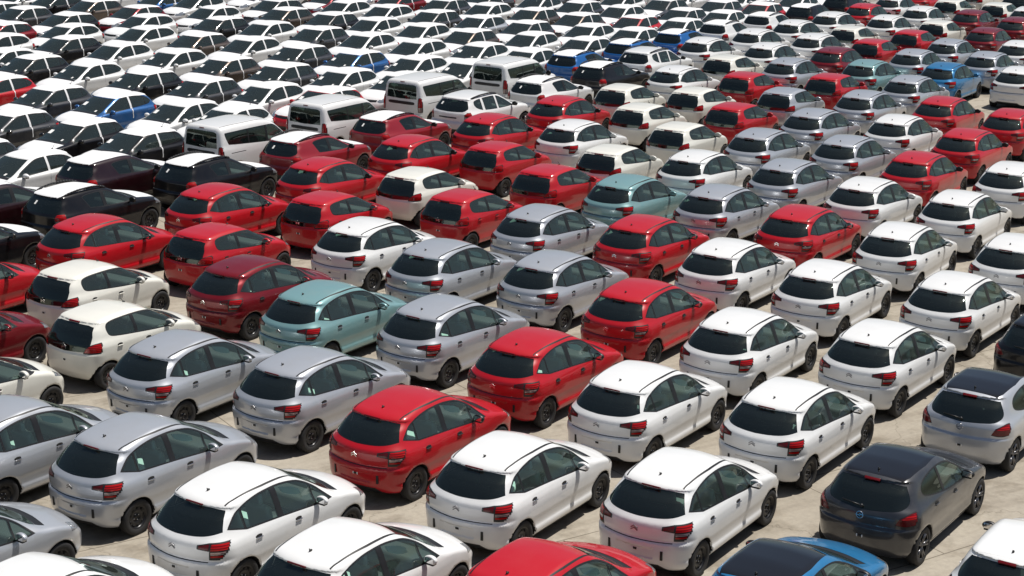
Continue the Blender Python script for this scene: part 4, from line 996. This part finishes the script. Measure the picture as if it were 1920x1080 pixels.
# kind, colour, rear axle x, y, heading in degrees, label
CARS = [
    ('H', 'w', 2.31, 25.37, 56.8, 'white hatchback, a blue one on its right'),
    ('H', 'w', 4.61, 29.04, 55.4, 'white hatchback, a dark grey one on its right'),
    ('H', 'w', 7.01, 32.84, 54.5, 'white hatchback, a white one on its left, a silver one on its right'),
    ('H', 'w', 9.44, 36.69, 54.7, 'white hatchback, a white one on its left, a white one two to its left'),
    ('H', 's', -6.71, 26.68, 56.0, 'silver hatchback, a silver one on its left, a white one on its right'),
    ('H', 's', -4.29, 30.50, 54.5, 'silver hatchback, red one on its right, bottom left of the picture'),
    ('H', 's', -1.91, 34.20, 54.8, 'silver hatchback, a dark red one two to its left'),
    ('H', 's', 0.53, 38.05, 55.9, 'silver hatchback, a red one beyond it'),
    ('H', 'w', 5.93, 67.12, 54.9, 'white hatchback, a black crossover on its left'),
    ('H', 'w', 9.42, 46.70, 55.1, 'white hatchback, a silver one on its left, a red one before it'),
    ('H', 'w', 11.62, 45.15, 56.7, 'white hatchback, second from the left of those at the middle far right'),
    ('H', 'w', 9.24, 41.34, 57.9, 'white hatchback, sixth from the left of those at the middle right'),
    ('H', 's', 7.60, 49.13, 55.4, 'silver hatchback, a red one two before it'),
    ('H', 'w', -4.04, 41.05, 56.6, 'white hatchback, a red small car on its left'),
    ('H', 's', -6.84, 31.44, 56.6, 'silver hatchback, a cream white small car on its left, a teal one beyond it'),
    ('H', 'w', 6.72, 37.56, 56.4, 'white hatchback, a white one on its left, a white one on its right'),
    ('H', 'w', -0.46, 26.02, 57.1, 'white hatchback, a blue one two to its right'),
    ('H', 'w', -4.63, 24.47, 55.7, 'white hatchback, a red one two to its right'),
    ('H', 'w', -2.83, 22.33, 55.4, 'white hatchback, a white one on its left, a red one on its right'),
    ('H', 's', -9.10, 27.47, 55.2, 'silver hatchback, a white one two to its right, a teal one two beyond it'),
    ('H', 's', -8.92, 22.91, 55.8, 'silver hatchback, bottom far left of the picture'),
    ('H', 'w', -6.94, 20.96, 55.9, 'white hatchback, a white one beyond it, a red one two beyond it'),
    ('H', 'r', -2.26, 28.28, 55.6, 'red hatchback, silver one on its left, bottom centre of the picture'),
    ('H', 'r', -0.07, 21.69, 55.8, 'red hatchback, a blue one on its right'),
    ('H', 'r', 0.04, 31.92, 55.9, 'red hatchback, a silver one on its left, a white one two before it'),
    ('H', 'r', 2.37, 35.69, 56.1, 'red hatchback, a white one beyond it, a red one before it'),
    ('H', 'r', 2.87, 41.73, 56.3, 'red hatchback, a silver one beyond it'),
    ('H', 's', -2.08, 39.00, 55.9, 'silver hatchback, a white one on its left, a silver one on its right'),
    ('H', 's', 0.31, 42.76, 54.9, 'silver hatchback, a red small car on its left, a red one on its right'),
    ('H', 't', -4.47, 35.18, 56.2, 'teal hatchback, a dark red one on its left'),
    ('H', 'm', -6.39, 37.22, 55.1, 'dark red hatchback, a red small car on its left'),
    ('H', 'r', -10.75, 40.98, 55.7, 'red hatchback, a red one beyond it, a dark red one two to its right'),
    ('H', 'r', -8.34, 44.71, 55.1, 'red hatchback, a black crossover on its left, a red small car on its right'),
    ('H', 'r', -5.90, 48.36, 55.8, 'red hatchback, a black crossover on its left, a cream white small car on its right'),
    ('H', 'r', -3.57, 51.98, 55.4, 'red hatchback, a red crossover on its left, a red small car on its right'),
    ('H', 'r', -1.17, 55.93, 55.9, 'red hatchback, a cream white small car two beyond it'),
    ('H', 'r', 1.25, 59.59, 57.5, 'red hatchback, a white SUV on its left'),
    ('H', 'w', 1.53, 55.00, 55.8, 'white hatchback, a red small car before it'),
    ('H', 'w', 5.06, 50.25, 56.2, 'white hatchback, a silver one beyond it'),
    ('H', 's', 5.17, 45.51, 55.1, 'silver hatchback, a red one before it'),
    ('H', 't', 2.75, 46.61, 55.7, 'teal hatchback, a red small car on its left'),
    ('H', 'r', 7.04, 43.11, 56.1, 'red hatchback, a white one beyond it, a teal one two to its left'),
    ('H', 'w', 4.71, 39.43, 55.8, 'white hatchback, a red one on its left, a red one beyond it'),
    ('H', 'w', 4.30, 33.53, 56.0, 'white hatchback, a red one on its left, a silver one two to its right'),
    ('H', 'w', 1.93, 29.88, 55.9, 'white hatchback, a dark grey one two to its right'),
    ('H', 'w', 11.85, 40.33, 55.3, 'white hatchback, red one two to its left, middle far right of the picture'),
    ('H', 'w', 14.14, 49.13, 56.1, 'white hatchback, red one on its left, middle far right of the picture'),
    ('H', 'w', 19.61, 68.11, 55.4, 'white hatchback, a blue one on its left'),
    ('H', 's', 7.46, 53.91, 56.7, 'silver hatchback, a white one before it'),
    ('H', 's', 10.72, 69.66, 55.5, 'silver hatchback, a teal one on its right'),
    ('H', 't', 13.83, 69.40, 56.1, 'teal hatchback, a silver one on its left'),
    ('H', 's', 14.68, 65.43, 55.8, 'silver hatchback, a blue one beyond it'),
    ('H', 's', 12.23, 61.73, 56.3, 'silver hatchback, a silver small car on its left'),
    ('H', 's', 9.77, 57.78, 55.5, 'silver hatchback, a white one two before it'),
    ('H', 'w', 12.42, 56.80, 56.3, 'white hatchback, a silver one on its left, a red one on its right'),
    ('H', 's', 10.03, 52.97, 55.7, 'silver hatchback, a silver one on its left, a red one two beyond it'),
    ('H', 'b', 16.87, 68.95, 56.4, 'the only blue hatchback here'),
    ('H', 'r', 14.81, 60.60, 56.1, 'red hatchback, a red one on its right'),
    ('H', 'r', 16.59, 58.22, 55.9, 'red hatchback, a red one on its left'),
    ('H', 'r', 14.11, 54.41, 55.4, 'red hatchback, a white one on its left, a red one beyond it'),
    ('H', 'r', 11.70, 50.48, 56.2, 'red hatchback, white one on its right, upper far right of the picture'),
    ('H', 'w', 20.27, 88.49, 56.0, 'white hatchback, a red one on its left, a dark red one on its right'),
    ('H', 'm', 21.44, 80.23, 56.6, 'dark red hatchback, a cream white small car on its left'),
    ('H', 's', 18.71, 76.10, 55.6, 'silver hatchback, a red small car on its left, a dark red one beyond it'),
    ('H', 's', 16.42, 72.65, 56.1, 'silver hatchback, a dark red one on its left'),
    ('H', 's', 19.39, 72.24, 56.1, 'silver hatchback, a blue one before it'),
    ('H', 'm', 22.49, 87.20, 55.9, 'dark red hatchback, a dark red one on its right'),
    ('H', 'm', 23.96, 84.40, 55.9, 'dark red hatchback, a dark red one on its left'),
    ('H', 'w', 21.74, 75.85, 55.9, 'white hatchback, a blue one two before it'),
    ('H', 'w', 12.84, 82.13, 55.5, 'white hatchback, a dark grey one two to its left'),
    ('H', 'w', 15.20, 85.53, 55.3, 'white hatchback, a white crossover on its left, a red one beyond it'),
    ('H', 'w', 13.01, 77.34, 55.6, 'white hatchback, a white crossover two to its left'),
    ('H', 'm', 13.15, 73.02, 56.1, 'dark red hatchback, a silver one on its right'),
    ('H', 'w', 17.72, 84.53, 56.6, 'white hatchback, a white one on its left, a cream white small car on its right'),
    ('H', 'r', 17.52, 89.30, 56.3, 'red hatchback, a black one on its left'),
    ('H', 'w', 10.52, 78.70, 56.3, 'white hatchback, a white SUV two before it'),
    ('H', 'w', 7.87, 75.50, 56.2, 'white hatchback, a blue crossover on its left'),
    ('H', 'w', 10.48, 74.05, 56.1, 'white hatchback, a teal one two to its right'),
    ('H', 'r', -13.11, 37.22, 55.9, 'red hatchback, a cream white small car on its right, a red one beyond it'),
    ('H', 'm', -12.05, 33.26, 56.2, 'dark red hatchback, a cream white small car on its right'),
    ('S', 'w', -10.02, 36.99, 56.7, 'cream white small car, a teal hatchback two to its right'),
    ('S', 'w', -8.75, 33.79, 55.6, 'cream white small car, a silver hatchback on its right, a dark red hatchback beyond it'),
    ('S', 'r', -7.70, 40.66, 55.5, 'red small car, a dark red hatchback on its right'),
    ('S', 'r', -5.34, 44.40, 56.8, 'red small car, a white hatchback on its right'),
    ('S', 'w', -3.10, 47.68, 55.9, 'cream white small car, a red crossover two to its left'),
    ('S', 'r', -0.88, 51.66, 56.3, 'red small car, a cream white one on its right'),
    ('S', 'r', 0.66, 48.34, 56.2, 'red small car, a teal hatchback on its right'),
    ('S', 'r', -1.71, 44.92, 55.2, 'red small car, a white hatchback before it'),
    ('S', 'w', 2.64, 51.44, 57.0, 'cream white small car, a red one on its left'),
    ('S', 'w', 3.63, 63.05, 56.7, 'cream white small car, a white crossover on its left'),
    ('S', 'w', 4.01, 58.96, 55.9, 'cream white small car, a white SUV two to its left'),
    ('S', 'w', 5.05, 55.40, 56.2, 'cream white small car, a silver one two beyond it'),
    ('S', 'w', 6.23, 62.58, 55.9, 'cream white small car, a silver one on its right'),
    ('S', 'r', 7.28, 59.32, 55.4, 'red small car, a silver one beyond it'),
    ('S', 'r', 8.53, 66.38, 55.7, 'red small car, a red one on its right'),
    ('S', 'w', 8.38, 70.98, 56.0, 'cream white small car, a white SUV on its left'),
    ('S', 's', 9.55, 62.74, 56.4, 'the only silver small car here'),
    ('S', 'r', 11.83, 66.29, 56.2, 'red small car, a teal hatchback beyond it'),
    ('S', 'w', 15.27, 80.99, 55.8, 'cream white small car, a white hatchback on its left, a red one on its right'),
    ('S', 'r', 15.43, 76.48, 56.5, 'red small car, a dark red hatchback before it'),
    ('S', 'r', 17.89, 79.81, 55.4, 'red small car, a cream white one on its left, a cream white one beyond it'),
    ('S', 'w', 19.97, 83.59, 56.2, 'cream white small car, a dark red hatchback on its right'),
    ('S', 'w', 22.87, 93.02, 56.4, 'cream white small car, a dark red hatchback two to its left'),
    ('S', 'w', 24.98, 91.62, 55.7, 'cream white small car, a black crossover beyond it'),
    ('S', 'w', -10.85, 30.33, 54.9, 'cream white small car, a dark red hatchback two beyond it'),
    ('S', 'w', 25.45, 98.40, 55.3, 'cream white small car, a black crossover on its right'),
    ('P', 'g', -23.36, 85.24, 235.9, 'dark grey hatchback facing the camera, grey-brown one beyond it, top far left of the picture'),
    ('P', 'k', -20.65, 83.04, 236.1, 'black hatchback facing the camera, a dark red one beyond it'),
    ('P', 'w', -19.54, 79.05, 236.6, 'white hatchback facing the camera, white one on its right, top far left of the picture'),
    ('P', 'k', -18.67, 75.11, 235.3, 'black hatchback facing the camera, a black one two beyond it'),
    ('P', 'k', -18.66, 69.47, 235.8, 'black hatchback facing the camera, a black one two to its right'),
    ('P', 'w', -16.05, 73.29, 236.1, 'white hatchback facing the camera, a grey-brown one beyond it, a white one two beyond it'),
    ('P', 'w', -16.08, 67.92, 235.7, 'white hatchback facing the camera, a black one on its left, a red one before it'),
    ('P', 'n', -20.70, 88.65, 234.6, 'grey-brown hatchback facing the camera, a black one on its left'),
    ('P', 'k', -23.11, 90.44, 236.2, 'black hatchback facing the camera, a grey-brown one on its right'),
    ('P', 'm', -18.09, 86.34, 237.0, 'dark red hatchback facing the camera, a grey-brown one on its left'),
    ('P', 'w', -16.92, 82.89, 236.3, 'white hatchback facing the camera, a black one on its left, a white one before it'),
    ('P', 'w', -16.05, 78.64, 235.3, 'white hatchback facing the camera, a white one on its left, a black one beyond it'),
    ('P', 'w', -14.34, 86.51, 235.6, 'white hatchback facing the camera, a dark red one two beyond it'),
    ('P', 'k', -13.34, 82.31, 235.9, 'black hatchback facing the camera, a dark grey one two to its right'),
    ('P', 'n', -13.38, 76.65, 237.0, 'grey-brown hatchback facing the camera, a dark grey one two to its right'),
    ('P', 'w', -13.41, 71.56, 236.1, 'white hatchback facing the camera, grey-brown one on its right, upper left of the picture'),
    ('P', 'n', -11.05, 69.76, 235.9, 'grey-brown hatchback facing the camera, a dark grey one on its right'),
    ('P', 'w', -10.91, 75.57, 236.6, 'white hatchback facing the camera, a blue one two to its right'),
    ('P', 'w', -15.83, 90.86, 235.8, 'white hatchback facing the camera, a white one beyond it, a dark red one before it'),
    ('P', 'b', -17.88, 91.78, 236.7, 'blue hatchback facing the camera, a white one on its left'),
    ('P', 'g', -11.71, 89.96, 235.5, 'dark grey hatchback facing the camera, a dark red one beyond it'),
    ('P', 'n', -10.78, 86.28, 235.6, 'grey-brown hatchback facing the camera, a black one on its right'),
    ('P', 'w', -10.94, 80.85, 236.2, 'white hatchback facing the camera, a black one on its left, a black one beyond it'),
    ('P', 'k', -8.38, 84.64, 236.5, 'black hatchback facing the camera, a grey-brown one on its left'),
    ('P', 'g', -8.39, 79.28, 236.1, 'dark grey hatchback facing the camera, a black one two to its left'),
    ('P', 'g', -8.54, 73.41, 236.0, 'dark grey hatchback facing the camera, a grey-brown one two to its left'),
    ('P', 'w', -8.15, 89.69, 234.9, 'white hatchback facing the camera, a white one on its right, a grey-brown one before it'),
    ('P', 'w', -6.12, 82.87, 235.4, 'white hatchback facing the camera, fourteenth from the left of those at the top left'),
    ('P', 'w', -6.04, 77.48, 235.5, 'white hatchback facing the camera, a silver one two beyond it'),
    ('P', 'b', -6.07, 71.98, 235.5, 'blue hatchback facing the camera, a white one two to its left'),
    ('P', 'g', -8.60, 68.20, 236.1, 'dark grey hatchback facing the camera, a grey-brown one on its left'),
    ('P', 'w', -5.89, 87.99, 235.6, 'white hatchback facing the camera, a silver one two to its right'),
    ('P', 'g', -3.18, 91.19, 236.2, 'dark grey hatchback facing the camera, a dark red one on its left'),
    ('P', 'w', -0.93, 89.43, 235.8, 'white hatchback facing the camera, a dark red one two to its left'),
    ('P', 'g', -3.49, 86.12, 235.6, 'dark grey hatchback facing the camera, a silver one on its right'),
    ('P', 's', -1.21, 84.28, 235.9, 'silver hatchback facing the camera'),
    ('P', 'w', -3.76, 80.97, 236.0, 'white hatchback facing the camera, a silver one beyond it'),
    ('P', 'n', -1.60, 79.20, 236.2, 'grey-brown hatchback facing the camera, a grey-brown one two beyond it'),
    ('P', 'w', -3.69, 75.58, 235.6, 'white hatchback facing the camera, a white one on its left, a grey-brown one beyond it'),
    ('P', 'w', -1.01, 74.79, 235.7, 'white hatchback facing the camera, fifth from the left of those at the top centre'),
    ('P', 'w', -3.47, 70.77, 235.1, 'white hatchback facing the camera, a blue one on its left, a white one before it'),
    ('P', 'w', -1.38, 69.81, 236.6, 'white hatchback facing the camera, a white van on its right, a white one before it'),
    ('P', 'w', 1.69, 92.69, 236.5, 'white hatchback facing the camera, a red one two to its left'),
    ('P', 'g', 3.73, 91.00, 235.7, 'dark grey hatchback facing the camera, a silver one two before it'),
    ('P', 'n', 1.36, 87.57, 235.6, 'grey-brown hatchback facing the camera, a grey-brown one on its right'),
    ('P', 'n', 3.54, 85.79, 235.2, 'grey-brown hatchback facing the camera, a grey-brown one on its left'),
    ('P', 'g', 0.99, 82.48, 235.9, 'dark grey hatchback facing the camera, a silver one on its left'),
    ('P', 'w', 5.83, 89.27, 235.9, 'white hatchback facing the camera, a dark grey one beyond it, a grey-brown one before it'),
    ('P', 'r', 6.25, 85.13, 236.9, 'red hatchback facing the camera, a grey-brown one on its left'),
    ('P', 'w', 3.90, 81.68, 235.9, 'white hatchback facing the camera, a silver one two to its left'),
    ('P', 'w', 1.21, 78.47, 235.4, 'white hatchback facing the camera, a grey-brown one on its left, a white one beyond it'),
    ('P', 'w', 3.56, 77.08, 234.6, 'white hatchback facing the camera, grey-brown one two to its left, top centre of the picture'),
    ('P', 'w', 1.02, 73.34, 236.5, 'white hatchback facing the camera, a black crossover two to its right'),
    ('P', 'w', 5.90, 80.53, 235.9, 'white hatchback facing the camera, seventeenth from the left of those at the top centre'),
    ('P', 'w', 6.13, 94.41, 235.0, 'white hatchback facing the camera, grey-brown one two before it, top centre of the picture'),
    ('P', 'g', 8.29, 92.64, 235.9, 'dark grey hatchback facing the camera, a grey-brown one two before it'),
    ('P', 'g', 8.88, 88.39, 235.0, 'dark grey hatchback facing the camera, a red one before it'),
    ('P', 'w', 10.76, 87.67, 237.5, 'white hatchback facing the camera, a white crossover on its right, a red one beyond it'),
    ('P', 'w', 8.36, 84.14, 236.4, 'white hatchback facing the camera, a red one on its left'),
    ('P', 'g', 11.13, 92.26, 236.1, 'dark grey hatchback facing the camera, a red one on its right'),
    ('P', 'r', 13.18, 91.24, 235.7, 'red hatchback facing the camera, a dark grey one on its left'),
    ('P', 'w', 15.58, 94.77, 234.7, 'white hatchback facing the camera, a red one two to its right'),
    ('P', 'g', -16.04, 62.24, 235.7, 'dark grey hatchback facing the camera, a grey-brown one two beyond it'),
    ('P', 'b', -13.52, 60.89, 235.0, 'blue hatchback facing the camera, a dark grey one beyond it'),
    ('P', 'k', -13.40, 55.73, 236.1, 'black hatchback facing the camera, a black one on its right'),
    ('P', 'k', -11.18, 54.27, 234.7, 'black hatchback facing the camera, a black one on its left'),
    ('P', 'g', -16.03, 57.21, 235.3, 'dark grey hatchback facing the camera, blue one beyond it, upper far left of the picture'),
    ('P', 'k', -13.52, 66.06, 236.4, 'black hatchback facing the camera, a dark grey one on its right'),
    ('P', 'r', -18.58, 64.24, 236.6, 'red hatchback facing the camera, a blue one two to its right'),
    ('P', 'g', -15.88, 52.20, 235.2, 'dark grey hatchback facing the camera, black one beyond it, upper far left of the picture'),
    ('P', 'w', -13.69, 50.58, 235.0, 'white hatchback facing the camera, black one beyond it, upper far left of the picture'),
    ('P', 'g', -10.99, 64.42, 236.2, 'dark grey hatchback facing the camera, a black one on its left'),
    ('P', 'w', -10.82, 59.52, 236.2, 'white hatchback facing the camera, a blue one on its left, a black one before it'),
    ('P', 'w', -8.44, 63.46, 235.3, 'white hatchback facing the camera, a red one on its right, a white one beyond it'),
    ('P', 'w', -9.02, 58.57, 235.5, 'white hatchback facing the camera, a red crossover two to its right'),
    ('P', 'w', -6.05, 67.12, 235.5, 'white hatchback facing the camera, grey-brown one two to its left, upper left of the picture'),
    ('P', 'r', -6.26, 62.62, 235.2, 'red hatchback facing the camera, a white van on its right'),
    ('V', 'w', -9.23, 53.20, 55.5, 'white van, a black-cherry hatchback before it'),
    ('V', 'w', -6.54, 57.35, 56.4, 'white van, a red hatchback on its left'),
    ('V', 'w', -3.67, 62.50, 56.1, 'white van, a white SUV on its right'),
    ('V', 'w', -0.68, 66.80, 56.8, 'white van, a white crossover on its right'),
    ('T', 'r', -6.90, 52.43, 55.8, 'red crossover, a red one beyond it'),
    ('T', 'r', -4.50, 56.28, 55.7, 'red crossover, a white SUV beyond it'),
    ('T', 'k', -9.42, 48.80, 55.3, 'black crossover, a red one beyond it'),
    ('T', 'k', -12.08, 44.70, 55.7, 'black crossover, a black one beyond it'),
    ('T', 'w', 0.65, 64.29, 55.1, 'white crossover, a white van on its left'),
    ('T', 'k', 3.09, 68.20, 54.9, 'black crossover, a blue one on its left'),
    ('T', 'b', 2.12, 71.26, 56.1, 'blue crossover, a black one on its right'),
    ('T', 'b', 4.62, 74.93, 56.5, 'blue crossover, a cream white small car two to its right'),
    ('T', 'b', 7.02, 78.44, 56.2, 'blue crossover, a white hatchback on its right'),
    ('T', 'w', 9.41, 81.95, 56.5, 'white crossover, a white one beyond it'),
    ('T', 'w', 11.93, 85.38, 55.9, 'white crossover, a black hatchback beyond it'),
    ('T', 'k', -14.18, 40.63, 55.4, 'black crossover cut by the left edge, only its white bonnet end showing'),
    ('R', 'd', -12.25, 48.88, 55.8, 'black-cherry hatchback with white roof film, a white van beyond it'),
    ('R', 'k', 14.57, 89.27, 55.6, 'black hatchback with white roof film, a red one on its left'),
    ('R', 'd', -14.56, 44.92, 55.2, 'black-cherry hatchback with white roof film, a black-cherry one beyond it'),
    ('D', 'w', -1.89, 60.23, 55.0, 'white SUV, a white van on its left'),
    ('D', 'w', 5.15, 71.90, 55.1, 'white SUV, a cream white small car on its right'),
    ('O', 'g', 5.90, 25.96, 55.8, 'dark grey hatchback with dark roof'),
    ('O', 's', 8.46, 30.03, 55.9, 'silver hatchback with dark roof'),
    ('O', 'b', 3.42, 22.01, 55.6, 'blue hatchback with dark roof'),
    ('O', 'w', 7.19, 22.84, 56.5, 'white hatchback with white roof'),
    ('O', 'k', 10.85, 34.08, 55.9, 'black hatchback with dark roof'),
    ('P', 'w', -3.73, 66.36, 236.1, 'white hatchback facing the camera, a white van on its right, a red one before it'),
    ('P', 'g', -25.23, 86.83, 236.4, 'dark grey hatchback facing the camera, black one beyond it, top far left of the picture'),
    ('P', 'm', -22.67, 79.38, 235.4, 'dark red hatchback facing the camera, a black one beyond it'),
    ('P', 'w', -21.72, 75.49, 234.8, 'white hatchback facing the camera, second from the left of those at the top far left'),
    ('P', 'w', -20.30, 71.18, 236.2, 'white hatchback facing the camera, third from the left of those at the top far left'),
    ('P', 'g', -18.26, 58.71, 235.5, 'dark grey hatchback facing the camera, a black one two beyond it'),
    ('P', 'w', -27.66, 88.81, 236.5, 'white hatchback facing the camera, a black one two beyond it'),
    ('P', 'w', -25.27, 92.51, 236.0, 'white hatchback facing the camera, fourth from the left of those at the top far left'),
    ('P', 'k', -22.86, 96.06, 236.3, 'black hatchback facing the camera, a blue one two to its right'),
    ('P', 'w', -20.55, 94.29, 236.2, 'white hatchback facing the camera, a blue one on its right'),
    ('P', 'n', -18.26, 98.02, 234.8, 'grey-brown hatchback facing the camera, first from the left of those at the top left'),
    ('P', 'w', -16.01, 95.75, 236.2, 'white hatchback facing the camera, a grey-brown one on its left, a blue one before it'),
    ('P', 'g', -13.65, 99.48, 235.5, 'dark grey hatchback facing the camera, blue one two before it, top left of the picture'),
    ('P', 'w', -13.13, 94.61, 235.4, 'white hatchback facing the camera, dark red one on its right, top left of the picture'),
    ('P', 'w', -10.79, 98.34, 235.6, 'white hatchback facing the camera, eleventh from the left of those at the top left'),
    ('P', 'm', -9.23, 93.70, 236.2, 'dark red hatchback facing the camera, a dark red one on its right'),
    ('P', 'w', -6.92, 97.45, 236.2, 'white hatchback facing the camera, red one on its right, top centre of the picture'),
    ('P', 'g', -4.62, 101.20, 236.3, 'dark grey hatchback facing the camera, a dark red one two before it'),
    ('P', 'm', -5.66, 93.44, 235.0, 'dark red hatchback facing the camera, a dark red one on its left'),
    ('P', 'r', -3.35, 97.19, 235.5, 'red hatchback facing the camera, a dark red one before it'),
    ('P', 'g', -0.93, 94.70, 234.6, 'dark grey hatchback facing the camera, red one on its left, top centre of the picture'),
    ('H', 'w', 19.79, 93.08, 55.7, 'white hatchback, a black one on its left'),
    ('H', 'r', 22.14, 96.80, 56.1, 'red hatchback, a black crossover two to its right'),
    ('R', 'k', 17.14, 93.36, 55.4, 'black hatchback with white roof film, a white one on its right'),
    ('P', 'w', -1.04, 100.95, 235.9, 'white hatchback facing the camera, a white one on its right, a red one before it'),
    ('P', 'w', 0.32, 98.89, 235.9, 'white hatchback facing the camera, eighth from the left of those at the top centre'),
    ('P', 'g', 3.00, 96.99, 236.3, 'dark grey hatchback facing the camera, sixth from the left of those at the top centre'),
    ('P', 'w', 5.33, 100.71, 235.4, 'white hatchback facing the camera, fourteenth from the left of those at the top centre'),
    ('P', 'w', 7.57, 98.47, 235.4, 'white hatchback facing the camera, eighteenth from the left of those at the top centre'),
    ('P', 'w', 9.88, 102.17, 235.4, 'white hatchback facing the camera, dark grey one on its right, top right of the picture'),
    ('P', 'w', 9.77, 96.78, 236.7, 'white hatchback facing the camera, dark grey one beyond it, top right of the picture'),
    ('P', 'g', 12.11, 100.51, 236.3, 'dark grey hatchback facing the camera, a dark red one two to its right'),
    ('P', 'w', 12.89, 96.61, 235.7, 'white hatchback facing the camera, fifth from the left of those at the top right'),
    ('P', 'w', 15.23, 100.33, 235.9, 'white hatchback facing the camera, dark red one on its right, top right of the picture'),
    ('P', 'm', 18.15, 98.54, 235.9, 'dark red hatchback facing the camera, a dark grey one two to its left'),
    ('P', 'w', 20.51, 102.02, 235.9, 'white hatchback facing the camera, a cream white small car two to its right'),
    ('T', 'k', 27.10, 95.03, 55.7, 'black crossover, a cream white small car on its left'),
    ('H', 'w', 25.81, 88.87, 55.6, 'white hatchback, a cream white small car on its left, a dark red one before it')]
for row in CARS:
    park(*row)
